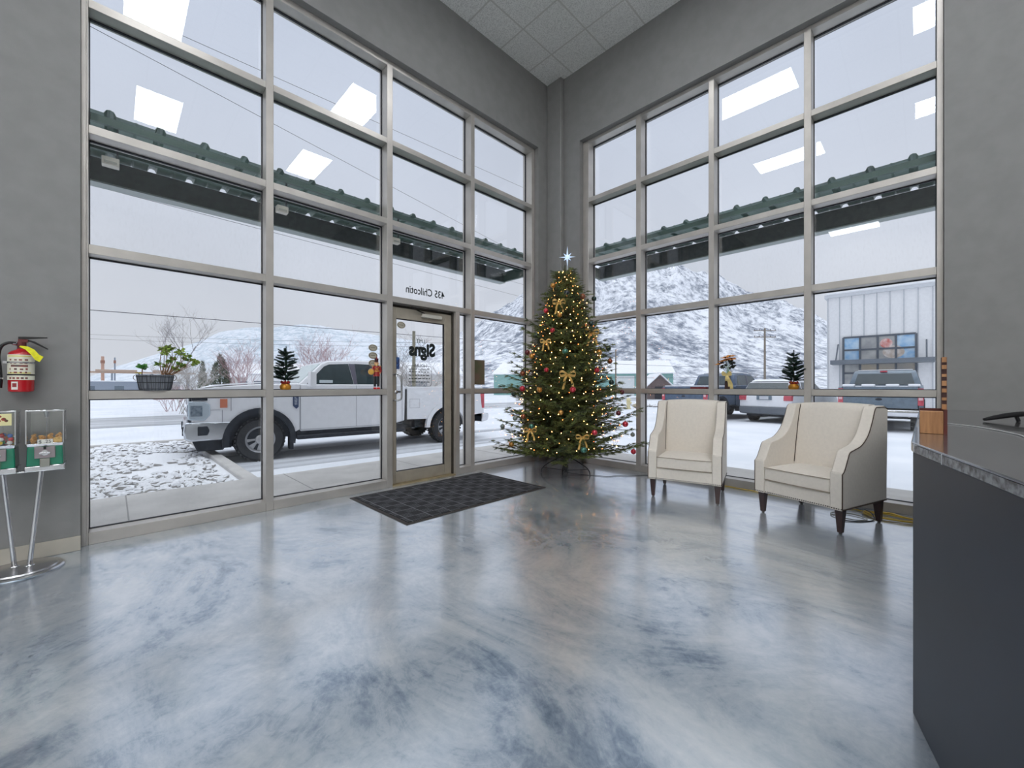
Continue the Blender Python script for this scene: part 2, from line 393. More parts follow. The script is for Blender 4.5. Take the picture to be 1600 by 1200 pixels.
M_ink = mat('black_lettering', (18, 30, 30), 0.5); M_ink2 = mat('dark_green_lettering', (34, 74, 70), 0.5)
text('Signs', 0.225, M_ink, dr, 'shop_lettering', (2.835, 0.091, 1.66), PI, bold=0.011, xs=0.86)
text('LMT', 0.07, M_ink2, dr, 'shop_lettering', (2.81, 0.091, 1.775), PI)
text('HOURS', 0.055, M_ink, dr, 'opening_hours', (2.81, 0.091, 1.46), PI)
text('Monday - Friday', 0.045, M_ink, dr, 'opening_hours', (2.79, 0.091, 1.415), PI)
hb = MB(); cx, cz, hw, hh, rr = 2.79, 1.33, 0.185, 0.128, 0.035
ring = []
for (ax, az, a0) in ((hw-rr, hh-rr, 0), (-hw+rr, hh-rr, 90), (-hw+rr, -hh+rr, 180), (hw-rr, -hh+rr, 270)):
    for q in range(5): ring.append((cx+ax+rr*math.cos(R(a0+q*22.5)), 0.0915, cz+az+rr*math.sin(R(a0+q*22.5))))
hb.tube(ring+[ring[0]], .0022, 4)
for k in range(4):
    zz = 1.385-k*0.043; x = 2.64
    while x < 2.94:
        l = random.uniform(.02, .05); hb.box(x, .0905, zz-.007, min(x+l, 2.95), .0918, zz+.003); x += l+.014
hb.build('opening_hours_box', M_ink, dr)
def oval(x, y, z, a, b, parent, name='oval_sticker'):
    m = MB().lathe([(.0001, 0), (1, 0), (1, -.0015), (.0001, -.0015)], (0, 0, 0), 28, axis='y')
    o = m.build(name, mat('taupe_sticker', (178, 172, 156), 0.5, vary=0.08, vscale=40), parent); o.scale = (a, 1, b); o.location = (x, y, z)
    m2 = MB(); rg = [(0.82*math.cos(t*PI/12), -.002, 0.78*math.sin(t*PI/12)) for t in range(25)]
    m2.tube([(a_, b_, c_) for a_, b_, c_ in rg], .008, 4); m2.box(-.5, -.0022, -.06, .5, -.0016, .06)
    o2 = m2.build('sticker_print', mat('dark_sticker_print', (84, 80, 70), 0.5), o)
    return o
oval(2.535, 0.0935, 1.955, .058, .042, dr)
MB().box(2.47, .0905, 1.41, 2.51, .0932, 1.555).build('blue_sticker', mat('navy_sticker', (36, 48, 92), 0.4, c2=(70, 110, 170), vscale=25), dr)
for z in (1.654, 1.563, 1.472, 1.378): oval(2.19, 0.1362, z, .056, .041, wl)
text('435 Chilcotin', 0.135, M_ink, wl, 'address_lettering', (2.915, 0.1365, 2.425), PI, bold=0.0015, xs=0.80)
MB().box(3.70, .133, 1.225, 3.925, .1365, 1.585).build('window_poster', mat('faded_brown_green_poster', (86, 92, 66), 0.6, c2=(112, 92, 78), vscale=6), wl)

# ------------------------------------------------------------------ entrance mat
def mat_material():
    m = bpy.data.materials.new('ribbed_black_carpet'); m.use_nodes = True; t = m.node_tree; p = t.nodes['Principled BSDF']
    tcn = t.nodes.new('ShaderNodeTexCoord')
    ck = t.nodes.new('ShaderNodeTexChecker'); ck.inputs['Scale'].default_value = 9.5; t.links.new(tcn.outputs['Object'], ck.inputs['Vector'])
    w1 = t.nodes.new('ShaderNodeTexWave'); w1.bands_direction = 'X'; w1.inputs['Scale'].default_value = 16; w2 = t.nodes.new('ShaderNodeTexWave'); w2.bands_direction = 'Y'; w2.inputs['Scale'].default_value = 16
    t.links.new(tcn.outputs['Object'], w1.inputs['Vector']); t.links.new(tcn.outputs['Object'], w2.inputs['Vector'])
    mi = t.nodes.new('ShaderNodeMix'); mi.data_type = 'FLOAT'; t.links.new(ck.outputs['Fac'], mi.inputs[0]); t.links.new(w1.outputs['Fac'], mi.inputs[2]); t.links.new(w2.outputs['Fac'], mi.inputs[3])
    rp = t.nodes.new('ShaderNodeValToRGB'); rp.color_ramp.elements[0].position = 0.35; rp.color_ramp.elements[0].color = rgb(20, 21, 24); rp.color_ramp.elements[1].position = 0.8; rp.color_ramp.elements[1].color = rgb(84, 85, 90)
    t.links.new(mi.outputs[0], rp.inputs[0])
    br = t.nodes.new('ShaderNodeTexBrick'); br.offset = 0; br.inputs['Scale'].default_value = 1.0; br.inputs['Mortar Size'].default_value = 0.004; br.inputs['Brick Width'].default_value = 0.2105; br.inputs['Row Height'].default_value = 0.2105
    br.inputs['Color1'].default_value = (0, 0, 0, 1); br.inputs['Color2'].default_value = (0, 0, 0, 1); br.inputs['Mortar'].default_value = (1, 1, 1, 1); t.links.new(tcn.outputs['Object'], br.inputs['Vector'])
    dk_ = t.nodes.new('ShaderNodeMix'); dk_.data_type = 'RGBA'; dk_.blend_type = 'MULTIPLY'; dk_.inputs[7].default_value = (.42, .42, .44, 1); t.links.new(ck.outputs['Fac'], dk_.inputs[0]); t.links.new(rp.outputs[0], dk_.inputs[6])
    m4 = t.nodes.new('ShaderNodeMix'); m4.data_type = 'RGBA'; m4.inputs[7].default_value = rgb(110, 110, 116); t.links.new(br.outputs['Color'], m4.inputs[0]); t.links.new(dk_.outputs[2], m4.inputs[6])
    t.links.new(m4.outputs[2], p.inputs['Base Color'])
    bp = t.nodes.new('ShaderNodeBump'); bp.inputs['Strength'].default_value = 0.8; bp.inputs['Distance'].default_value = 0.004
    t.links.new(mi.outputs[0], bp.inputs['Height']); t.links.new(bp.outputs[0], p.inputs['Normal']); p.inputs['Roughness'].default_value = 0.95
    return m
em = empty('door_mat', (2.725, 3.71, 0)); tag(em, 'large black ribbed entrance mat on the floor in front of the glass door', 'doormat')
MB().box(-.885, -.555, 0.001, .885, .555, 0.010).build('carpet_field', mat_material(), em)
b = MB().prism([(-.92, -.59), (.92, -.59), (.92, .59), (-.92, .59)], 0.0005, 0.006, 'z').build('rubber_border', mat('brown_black_rubber', (52, 47, 43), 0.7), em, bevel=0.002)

# ================================================================== ARMCHAIRS
M_linen = mat('oatmeal_linen', (219, 211, 200), 0.85, vary=0.025, vscale=40, bump=0.25, bscale=420, sheen=0.2)
M_linen_side = M_linen
M_leg = mat('dark_walnut_leg', (52, 28, 24), 0.35, vary=0.2, vscale=20, coat=0.4)
M_pipe = mat('brown_piping', (74, 58, 46), 0.7)
M_nail = mat('pewter_nailhead', (96, 92, 88), 0.3, 0.9)
def smooth_path(pts, n=6):
    out_ = []
    P = [Vector(p) for p in pts]
    for i in range(len(P)-1):
        p0, p1, p2, p3 = P[max(i-1, 0)], P[i], P[i+1], P[min(i+2, len(P)-1)]
        for k in range(n):
            t = k/n
            out_.append(0.5*((2*p1)+(-p0+p2)*t+(2*p0-5*p1+4*p2-p3)*t*t+(-p0+3*p1-3*p2+p3)*t*t*t))
    out_.append(P[-1]); return out_
def make_armchair():
    root = empty('armchair')
    Wd, D0, D1, zb = 0.355, -0.37, 0.38, 0.20     # half width, front, back, underside height
    T = 0.085
    crv = smooth_path([(D0, .50, 0), (D0+.035, .53, 0), (D0+.085, .62, 0), (D0+.115, .665, 0), (D0+.19, .685, 0), (D0+.30, .715, 0), (D0+.40, .79, 0), (D0+.47, .90, 0), (D0+.515, 1.0, 0), (D0+.545, 1.025, 0)], 4)
    prof = [(D0, zb)]+[(p.x, p.y) for p in crv]+[(D1-.06, 1.03), (D1, 1.005), (D1-.02, zb)]
    for s in (-1, 1):
        a = MB(); x0, x1 = s*Wd, s*(Wd-T)
        a.prism([(p[0], p[1]) for p in prof], min(x0, x1), max(x0, x1), 'x')
        arm = a.build('wing_arm', M_linen, root, bevel=0.014, seg=3)
        # piping that outlines the outer side panel
        pp = MB(); pth = [(s*(Wd+.001), D0+.004, zb+.01)]+[(s*(Wd+.001), p.x+.004, p.y-.006) for p in crv]+[(s*(Wd+.001), D1-.06, 1.02), (s*(Wd+.001), D1-.008, 1.0)]
        pp.tube(pth, .0042, 6)
        pp.tube([(s*(Wd+.001), D0+.004, zb+.006), (s*(Wd+.001), D1-.03, zb+.006)], .0042, 6)
        pp.build('piping', M_pipe, arm, smooth=True)
    # back: slightly domed top, reclined front face
    W2 = Wd-T+.002; n = 12; m = MB(); vs = []; rows = []
    def ring(yf, yb, zc):
        r = []
        for k in range(n+1):
            x = -W2+2*W2*k/n; dome = .018*(1-(x/W2)**2); r.append((x, yf-dome, zc+ (0.012*(1-(x/W2)**2) if zc > .9 else 0)))
        for k in range(n, -1, -1):
            x = -W2+2*W2*k/n; r.append((x, yb, zc+(0.012*(1-(x/W2)**2) if zc > .9 else 0)))
        return r
    lv = [(.10, D1-.02, .30), (.115, D1-.018, .45), (.145, D1-.012, .65), (.18, D1-.006, .85), (.208, D1-.002, .97), (.222, D1-.004, 1.01), (.25, D1-.03, 1.035)]
    for yf, yb, z in lv: rows.append(ring(yf, yb, z))
    c = 2*(n+1)
    for r in rows: vs += r
    fs = [(i*c+k, i*c+(k+1) % c, (i+1)*c+(k+1) % c, (i+1)*c+k) for i in range(len(rows)-1) for k in range(c)]
    fs.append(tuple(range((len(rows)-1)*c, len(rows)*c))); fs.append(tuple(range(c))[::-1])
    m.add(vs, fs); m.build('backrest', M_linen, root, smooth=True, angle=60)
    for s in (-1, 1):
        MB().tube([(s*(W2-.003), .112, .46), (s*(W2-.003), .141, .65), (s*(W2-.003), .176, .85), (s*(W2-.003), .204, .97), (s*(W2-.003), .222, 1.02)], .0045, 6).build('back_welt', M_pipe, root, smooth=True)
    m = MB().box(-W2, D0+.012, zb, W2, D1-.02, .325); m.build('seat_base', M_linen, root, bevel=0.008)
    # seat cushion with a crown
    cu = MB(); nx, ny = 14, 12; x0, x1, y0, y1 = -W2+.004, W2-.004, D0+.006, .13
    top = []; bot = []
    for j in range(ny+1):
        for i in range(nx+1):
            u, v = i/nx*2-1, j/ny*2-1
            cr = (1-abs(u)**4)*(1-abs(v)**4)
            x = x0+(x1-x0)*i/nx; y = y0+(y1-y0)*j/ny
            edge = .012*(abs(v)**8)*(1-u*u) if v < 0 else 0
            top.append((x, y-edge*.9,   .440+.030*cr)); bot.append((x, y-edge*.9, .326))
    N = (nx+1)*(ny+1); vs = top+bot; fs = []
    for j in range(ny):
        for i in range(nx):
            a = j*(nx+1)+i; fs.append((a, a+1, a+nx+2, a+nx+1)); fs.append((N+a, N+a+nx+1, N+a+nx+2, N+a+1))
    for i in range(nx):
        fs.append((i, N+i, N+i+1, i+1)); a = ny*(nx+1)+i; fs.append((a, a+1, N+a+1, N+a))
    for j in range(ny):
        a = j*(nx+1); fs.append((a, a+nx+1, N+a+nx+1, N+a)); a += nx; fs.append((a, N+a, N+a+nx+1, a+nx+1))
    cu.add(vs, fs); cs = cu.build('seat_cushion', M_linen, root, bevel=0.012, seg=3)
    pp = MB()
    for zz in (.440, .332):
        pp.tube([(x0+(x1-x0)*i/nx, y0-.012*(1-(i/nx*2-1)**2)-.002, zz) for i in range(nx+1)], .0035, 6)
    pp.build('welt', mat('tan_welt', (150, 138, 122), 0.8), cs, smooth=True)
    nl = MB()
    k = -Wd+.012
    while k < Wd: nl.ball((k, D0-.001+(.012 if abs(k) < W2 else 0), zb+.014), .0052, 6, 4); k += .0165
    for s in (-1, 1):
        y = D0+.02
        while y < D1-.03: nl.ball((s*Wd, y, zb+.012), .0042, 6, 4); y += .0165
    nl.build('nailhead_trim', M_nail, root, smooth=True)
    for sx in (-1, 1):
        for sy in (-1, 1):
            l = MB(); cx_, cy_ = sx*(.315), (-.305 if sy < 0 else .305)
            a, b = .030, .017; dy = 0 if sy < 0 else .018
            l.prism([(cx_-a, cy_-a), (cx_+a, cy_-a), (cx_+a, cy_+a), (cx_-a, cy_+a)], zb+.01, 0.012, 'z',
                    [(cx_-b, cy_-b+dy), (cx_+b, cy_-b+dy), (cx_+b, cy_+b+dy), (cx_-b, cy_+b+dy)])
            g = l.build('leg', M_leg, root, bevel=0.002)
            MB().lathe([(.012, 0.0), (.012, .013)], (cx_, cy_+dy, 0.0), 10).build('glide', M_nail, g)
    return root
ch = make_armchair(); ch.location = (4.575, 1.827, 0); ch.rotation_euler = (0, 0, R(13.8-90))
tag(ch, 'cream linen armchair nearer the Christmas tree, seen front on', 'armchair', 'cream armchairs by the right window')
c2 = copy_tree(ch); c2.location = (4.60, 0.665, 0); c2.rotation_euler = (0, 0, R(-18.5-90))
tag(c2, 'cream linen armchair nearest the black counter, turned to show its piped side', 'armchair')

# ================================================================== COUNTER (L-shaped reception desk)
ZT = 0.995
poly = [(2.09, 0.028), (5.175, 0.015), (5.175, -2.3), (0.62, -2.3), (0.62, -0.345)]
def inset(p, d):
    cx_ = sum(q[0] for q in p)/len(p); cy_ = sum(q[1] for q in p)/len(p)
    n = len(p); res = []
    for i in range(n):
        a, b, c = Vector(p[i-1]), Vector(p[i]), Vector(p[(i+1) % n])
        e1 = (b-a).normalized(); e2_ = (c-b).normalized(); n1 = Vector((-e1.y, e1.x)); n2 = Vector((-e2_.y, e2_.x))
        ctr = Vector((cx_, cy_))
        if (ctr-b).dot(n1) < 0: n1 = -n1
        if (ctr-b).dot(n2) < 0: n2 = -n2
        bi = (n1+n2); bi = bi/max(bi.dot(n1), .2); res.append(tuple(b+bi*d))
    return res
body = inset(poly, 0.006)
desk = empty('reception_counter', (0, 0, 0)); tag(desk, 'dark blue-black reception counter base at the right edge', 'counter')
MB().prism(body[::-1], 0.0, ZT-.036, 'z').build('front_panel', mat('satin_navy_laminate', (38, 44, 55), 0.5, vary=0.12, vscale=3, coat=0.0), desk, bevel=0.003)
top = empty('countertop', (0, 0, ZT)); tag(top, 'glossy dark grey countertop with rounded edge band on the reception counter', 'countertop')
tp = [tuple(p) for p in poly]
# round the free corner
A, B_, C_ = Vector(poly[4]), Vector(poly[0]), Vector(poly[1]); rd = .05
p1, p2 = B_+(A-B_).normalized()*rd, B_+(C_-B_).normalized()*rd
arc = [tuple((1-t)**2*p1+2*t*(1-t)*B_+t*t*p2) for t in [i/6 for i in range(7)]]
tp = arc+tp[1:]
o = MB().prism(tp[::-1], -.036, 0.0, 'z').build('slab', mat('charcoal_laminate', (66, 66, 68), 0.16, c2=(84, 84, 84), vscale=3, stretch=(1, 6, 1), coat=0.6, bump=0.04, bscale=4), top, bevel=0.005, seg=3)
sm = MB()
ed = (A-B_).normalized(); nn = Vector((-ed.y, ed.x)); nn = nn if nn.dot(Vector((-1, 1))) > 0 else -nn
band = MB()
q0 = B_+ed*.05+nn*.002; q1 = A+nn*.002
band.prism([tuple(q0), tuple(q1), tuple(q1+nn*.001), tuple(q0+nn*.001)], -.031, -.006, 'z')
band.build('edge_band', mat('speckled_edge_band', (62, 62, 66), 0.35, c2=(150, 154, 160), vscale=55, metal=0.3), top)
for dist in (0.30, 0.80):
    q = B_+ed*dist+nn*.003; q_ = q+ed*.004
    MB().prism([tuple(q), tuple(q_), tuple(q_+nn*.001), tuple(q+nn*.001)], -.034, -.002, 'z').build('seam', mat('pale_seam', (200, 202, 205), 0.4), top)

# wooden business card rack on the counter
M_oak = mat('oak_veneer', (176, 128, 86), 0.5, c2=(146, 102, 66), vscale=12, stretch=(6, 6, 0.6))
M_mahog = mat('mahogany', (86, 34, 26), 0.45, vary=0.25, vscale=14)
ck = empty('card_rack', (2.54, -0.03, ZT), R(-90)); tag(ck, 'wooden card rack with a box at its foot, on the countertop against the window frame', 'rack')
MB().box(-.036, -.03, 0.0, .036, .04, .097).build('card_box', M_oak, ck, bevel=0.002)
MB().box(-.037, .0405, .0, .042, .046, .108).box(.0365, -.032, 0, .047, .046, .104).build('side_panel', M_mahog, ck)
z = 0.105; M_slot = mat('dark_slot_wood', (58, 26, 22), 0.5)
for k in range(13):
    hgt = (.022, .017, .012)[k % 3]
    MB().box(.032, .02-(.0 if k % 2 == 0 else -.006), z, .046, .055, z+hgt).build('slot_divider' if k % 2 == 0 else 'slot_back', M_oak if k % 2 == 0 else M_slot, ck); z += hgt
MB().box(.030, .056, .0, .048, .066, z).build('back_board', M_mahog, ck)

# black arched stand and thin white cable on the counter
st = empty('monitor_stand', (3.60, -0.385, ZT)); tag(st, 'low black arched plastic stand foot lying on the counter at the right edge', 'stand')
a = MB(); pts = [(-.0+ i*.055*math.cos(R(-50)), i*.055*math.sin(R(-50)), .012+.035*math.sin(PI*min(i, 8)/9)) for i in range(9)]
pts = [(0.02+p[0]-.02, p[1]+.13, p[2]) for p in pts]
a.tube(pts, [.008, .013, .015, .015, .015, .015, .015, .015, .015], 10); a.build('arched_foot', M_black, st, smooth=True)
q = pts[3]; a = MB(); a.tube([(q[0], q[1], q[2]), (q[0]+.012, q[1]-.012, .003)], .009, 8); a.build('leg', M_black, st, smooth=True)
tag(MB().tube(smooth_path([(3.30, -.05, ZT+.003), (3.05, -.20, ZT+.003), (2.72, -.28, ZT+.003), (2.5, -.30, ZT+.003), (2.34, -.40, ZT+.003), (2.05, -.47, ZT+.003), (1.8, -.62, ZT+.003)]), .0025, 6).build('thin_cable', mat('white_cable', (196, 196, 194), 0.5), smooth=True), 'thin pale cable curving across the dark countertop', 'cable')

# ================================================================== FIRE EXTINGUISHER
fe = empty('fire_extinguisher', (-0.437, YW-.085, 1.16)); tag(fe, 'red fire extinguisher hanging on the grey wall with a yellow tag', 'fire extinguisher')
M_fred = mat('fire_red_enamel', (178, 22, 30), 0.25, coat=0.5)
MB().lathe([(.001, .006), (.045, 0), (.056, .006), (.059, .02), (.059, .245), (.056, .262), (.042, .276), (.022, .285), (.018, .292), (.001, .292)], n=32).build('cylinder', M_fred, fe, smooth=True)
lab = MB().lathe([(.0597, .082), (.0597, .25)], n=32); lo = lab.build('instruction_label', mat('cream_label', (226, 222, 204), 0.5, vary=0.05), fe, smooth=True)
lab = MB(); 
def on_cyl(m, a0, a1, z0, z1, r):
    n_ = max(2, int(abs(a1-a0)/6)); vs = []
    for k in range(n_+1):
        a_ = R(a0+(a1-a0)*k/n_); vs += [(r*math.cos(a_), r*math.sin(a_), z0), (r*math.cos(a_), r*math.sin(a_), z1)]
    m.add(vs, [(2*k, 2*k+2, 2*k+3, 2*k+1) for k in range(n_)])
for (a0, a1, z0, z1) in ((-150, -40, .236, .243), (-150, -40, .124, .132)):
    lab = MB(); on_cyl(lab, a0, a1, z0, z1, .0600); lab.build('yellow_print', mat('yellow_print', (214, 205, 110), 0.5), lo)
lab = MB()
random.seed(3)
for rr_ in range(5):
    z = .222-.021*rr_
    if rr_ == 2: on_cyl(lab, -130, -55, z-.012, z+.002, .0602); continue
    for kk in range(4):
        a0 = -140+kk*23+random.uniform(0, 6); on_cyl(lab, a0, a0+random.uniform(6, 15), z-.012, z+random.uniform(-.004, .002), .0602)
for kk in range(5): on_cyl(lab, -140+kk*18, -128+kk*18, .088, .100, .0602)
lab.build('label_print', mat('dark_label_print', (92, 84, 78), 0.5, c2=(150, 70, 60), vscale=60), lo)
lab = MB(); on_cyl(lab, -128, -98, .018, .070, .0601); lo = lab.build('maker_label', mat('white_label', (228, 222, 216), 0.5), fe)
lab = MB(); on_cyl(lab, -123, -103, .034, .060, .0604); lab.build('maker_mark', mat('dark_red_print', (140, 40, 44), 0.5), lo)
MB().lathe([(.0605, .112), (.0622, .113), (.0622, .120), (.0605, .121)], n=32).build('strap', M_black, fe, smooth=True)
br = MB(); br.lathe([(.0605, .192), (.0625, .193), (.0625, .203), (.0605, .204)], n=32); br.box(-.02, .055, .02, .02, .083, .25); br.box(-.075, -.03, .19, -.058, .02, .206)
br.build('wall_bracket', M_steel, fe)
MB().lathe([(.018, .288), (.018, .31), (.024, .312), (.024, .335), (.014, .34), (.001, .34)], n=16).box(-.012, -.018, .335, .03, .018, .355).build('valve', mat('dull_red_brass', (110, 60, 60), 0.35, 0.6), fe, smooth=True, angle=30)
hl = MB()
hl.prism([(-.012, .352), (.02, .358), (.115, .371), (.117, .378), (.02, .374), (-.012, .372)], -.011, .011, 'y')
hl.build('top_lever', M_black, fe, bevel=0.002)
hl = MB(); hl.prism([(.01, .352), (.05, .335), (.118, .292), (.122, .298), (.06, .345), (.015, .36)], -.011, .011, 'y')
hl.build('carry_handle', M_black, fe, bevel=0.002)
hs = MB(); hs.tube(smooth_path([(-.015, -.01, .325), (-.05, -.02, .328), (-.082, -.02, .30), (-.093, -.02, .24), (-.088, -.02, .17), (-.085, -.02, .10)]), .0095, 10)
hs.tube([(-.085, -.02, .10), (-.093, -.02, .03)], [.012, .016], 12)
ho = hs.build('hose', M_black, fe, smooth=True)
MB().tube([(-.02, -.01, .325), (-.036, -.014, .327)], .0115, 10).build('hose_ferrule', M_steel, ho, smooth=True); MB().tube([(-.0855, -.02, .098), (-.0865, -.02, .088)], .0145, 10).build('hose_ferrule', M_steel, ho, smooth=True)
tg = MB(); tgp = [(.0, -.062, .305), (.03, -.064, .295), (.055, -.066, .27), (.075, -.066, .235), (.095, -.066, .222)]
for i in range(len(tgp)-1):
    a_, b_ = Vector(tgp[i]), Vector(tgp[i+1]); w0 = [.004, .012, .018, .02, .02][i]; w1 = [.004, .012, .018, .02, .02][i+1]; n_ = Vector((-.5, 0, -1)).normalized()
    off = Vector((0, .0015, 0))
    tg.add([a_-n_*w0, a_+n_*w0, b_+n_*w1, b_-n_*w1, a_-n_*w0+off, a_+n_*w0+off, b_+n_*w1+off, b_-n_*w1+off], [(0, 1, 2, 3), (7, 6, 5, 4), (0, 4, 5, 1), (3, 2, 6, 7), (1, 5, 6, 2), (0, 3, 7, 4)])
tg.build('inspection_tag', mat('yellow_tag', (226, 220, 20), 0.45, vary=0.08, vscale=60), fe, label='yellow inspection tag')

# ================================================================== CANDY VENDING MACHINES
M_green = mat('vending_green_enamel', (12, 116, 88), 0.25, coat=0.6, vary=0.1)
M_acryl = glass_mat('clear_acrylic', (0.97, 0.975, 0.97, 1), 0.06)
vst = empty('vending_stand', (-.42, 4.10, 0)); tag(vst, 'chrome stand with round base and two slanted poles under the candy machines', 'stand')
MB().lathe([(.001, 0), (.190, 0), (.192, .008), (.182, .016), (.165, .018), (.160, .026), (.145, .030), (.06, .034), (.001, .036)], n=48).build('round_base', M_steel, vst, smooth=True, angle=25)
for (a_, b_) in (((-.03, .02, .03), (-.075, .0, .645)), ((.035, -.015, .03), (.085, -.02, .645))):
    pl = MB(); pl.tube([a_, b_], .0125, 14); p_ = pl.build('pole', M_chrome, vst, smooth=True)
    MB().lathe([(.026, 0), (.022, .006), (.015, .008)], (a_[0], a_[1], .033), 14).build('pole_flange', M_chrome, p_, smooth=True)
MB().box(-.19, -.03, .640, .19, .03, .650).build('cross_bar', M_chrome, vst, bevel=0.003)
def machine(x, label, body_parts):
    o = empty('candy_machine', (x, 4.09, .650)); tag(o, label, 'candy machine')
    W, D = .080, .088
    MB().prism([(-W-.006, -D-.006), (W+.006, -D-.006), (W+.006, D+.006), (-W-.006, D+.006)], 0, .036, 'z').build('base_tray', M_chrome, o, bevel=0.004)
    MB().prism([(-W, -D), (W, -D), (W, D), (-W, D)], .036, .160, 'z', [(-W+.004, -D+.004), (W-.004, -D+.004), (W-.004, D-.004), (-W+.004, D-.004)]).build('green_body', M_green, o, bevel=0.006)
    MB().prism([(-W+.004, -D+.004), (W-.004, -D+.004), (W-.004, D-.004), (-W+.004, D-.004)], .160, .180, 'z', [(-W, -D), (W, -D), (W, D), (-W, D)]).build('hopper_rim', M_chrome, o, bevel=0.002)
    g = MB()
    for (a, b, c, d) in ((-W, -D, W, -D+.003), (-W, D-.003, W, D), (-W, -D+.003, -W+.003, D-.003), (W-.003, -D+.003, W, D-.003)): g.box(a, b, .181, c, d, .385)
    g.build('clear_globe', M_acryl, o)
    for sx in (-1, 1):
        for sy in (-1, 1): MB().box(sx*W-.003, sy*D-.003, .18, sx*W+.003, sy*D+.003, .387).build('corner_post', M_steel, o)
    MB().box(-W-.005, -D-.005, .386, W+.005, D+.005, .397).build('lid', M_chrome, o, bevel=0.003)
    MB().tube([(0, 0, .18), (0, 0, .386)], .0028, 8).tube([(0, 0, .345), (0, 0, .386)], [.008, .014], 10).build('locking_rod', M_steel, o, smooth=True)
    cp = MB().box(-.045, -D-.010, .085, .045, -D+.001, .158).build('coin_plate', mat('brushed_coin_plate', (158, 148, 150), 0.35, 0.7, vary=0.08), o, bevel=0.002)
    MB().box(-.024, -D-.022, .112, .026, -D-.009, .124).lathe([(.018, -D-.010), (.018, -D-.014), (.001, -D-.014)], (0, 0, .118), 16, axis='y').build('turn_handle', M_chrome, cp, bevel=0.003)
    MB().box(-.006, -D-.013, .142, .006, -D-.009, .160).build('coin_slot', M_black, cp)
    MB().box(-.022, -D-.014, .028, .022, -D-.001, .082).build('chute_flap', mat('grey_chute_flap', (150, 150, 142), 0.4, 0.6), o, bevel=0.003)
    return o, W, D
mr_, W, D = machine(-.312, 'right-hand green candy machine with nuts and a 25 cent card', 0)
pc = MB().box(-.032, -D-.004, .176, .034, -D-.002, .206).build('price_card', mat('white_price_card', (220, 218, 210), 0.5), mr_)
text('$ .25', .028, M_ink, mr_, 'price_lettering', (0.0, -D-.005, .190), 0, extrude=.0003)
MB().box(.036, -D+.004, .182, .074, -D+.006, .214).build('nut_card', mat('nut_picture_card', (196, 150, 70), 0.5, c2=(236, 196, 120), vscale=70), mr_)
ml_, W, D = machine(-.515, 'left green candy machine with coloured gumballs, cut by the left edge', 0)
MB().box(-.06, -D-.004, .305, .066, -D-.002, .378).build('gumball_card', mat('cream_picture_card', (222, 214, 160), 0.5), ml_)
lab = MB()
for (x, z, r_) in ((-.03, .345, .012), (-.005, .35, .010), (.015, .335, .009), (.035, .345, .010), (.045, .335, .008), (.02, .362, .007)): lab.lathe([(.0001, -D-.0045), (r_, -D-.0045), (r_, -D-.004), (.0001, -D-.004)], (x, 0, z), 12, axis='y')
lab.build('card_picture', mat('dark_green_print', (60, 70, 50), 0.5, c2=(170, 60, 50), vscale=40), ml_)
random.seed(11)
gcols = [('red', (190, 34, 36)), ('yellow', (226, 196, 40)), ('blue', (44, 90, 160)), ('green', (40, 130, 70)), ('orange', (214, 110, 40)), ('white', (224, 220, 214))]
k = 0
for lay in range(3):
    for iy in range(4):
        for ix in range(4):
            if lay == 2 and random.random() < .5: continue
            nm, cc = random.choice(gcols)
            x = -.515-.054+ix*.036+random.uniform(-.004, .004)+(.006 if lay % 2 else 0); y = 4.09-.062+iy*.040+random.uniform(-.004, .004)
            g = MB().ball((0, 0, 0), .0125, 10, 8).build('gumball', mat('gumball_'+nm, cc, 0.25, coat=0.6), smooth=True)
            g.location = (x, y, .845+lay*.022)
            tag(g, '%s gumball piled inside the left candy machine' % nm, 'gumball', '%s gumballs in the left machine' % nm)
M_nut = mat('roasted_nut', (206, 150, 74), 0.5, vary=0.3, vscale=60)
proto = MB().lathe([(.001, -.012), (.006, -.010), (.0085, -.004), (.0065, 0), (.0085, .004), (.006, .010), (.001, .012)], n=8).build('peanut', M_nut, smooth=True)
first = True
for lay in range(3):
    for iy in range(5):
        for ix in range(4):
            if lay == 2 and random.random() < .4: continue
            g = proto if first else proto.copy()
            if not first: col.objects.link(g)
            first = False
            g.location = (-.312-.054+ix*.036+random.uniform(-.005, .005), 4.09-.066+iy*.033+random.uniform(-.004, .004), .842+lay*.016)
            g.rotation_euler = (random.uniform(0, 3), random.uniform(0, 3), random.uniform(0, 3))
            tag(g, 'light brown nut piled inside the right candy machine', 'nut', 'nuts in the right candy machine')

# ================================================================== CORDS
M_ycord = mat('yellow_cord', (206, 172, 44), 0.5); M_bcord = mat('black_cord', (20, 20, 22), 0.5); M_wcord = mat('pale_cord', (196, 196, 176), 0.5)
random.seed(5)
cy = MB(); pts = []
for k in range(64):
    a = k*PI/7.5; cxx, cyy = 5.02+.02*math.sin(k*.3), .20
    pts.append((cxx+.10*math.cos(a)+.012*math.sin(k*1.7), cyy+.17*math.sin(a)+.015*math.cos(k*1.3), .008+.003*(k//15)+.004*abs(math.sin(k*.8))))
pts += [(5.10, .42, .008), (5.17, .75, .008), (5.20, 1.1, .008), (5.19, 1.4, .008), (5.22, 1.75, .008), (5.21, 2.3, .008)]
cy.tube(smooth_path(pts, 3), .0055, 6); tag(cy.build('extension_cord', M_ycord, smooth=True), 'yellow extension cord coiled on the floor behind the right armchair along the window', 'cord')
cy = MB()
pts = [(4.80+.10*math.cos(t*.62), .47+.13*math.sin(t*.62), .007+.002*(t % 3)) for t in range(24)]
cy.tube(smooth_path(pts, 3), .0035, 6); tag(cy.build('pale_cable', M_wcord, smooth=True), 'pale cable looped on the floor under the right armchair', 'cable')
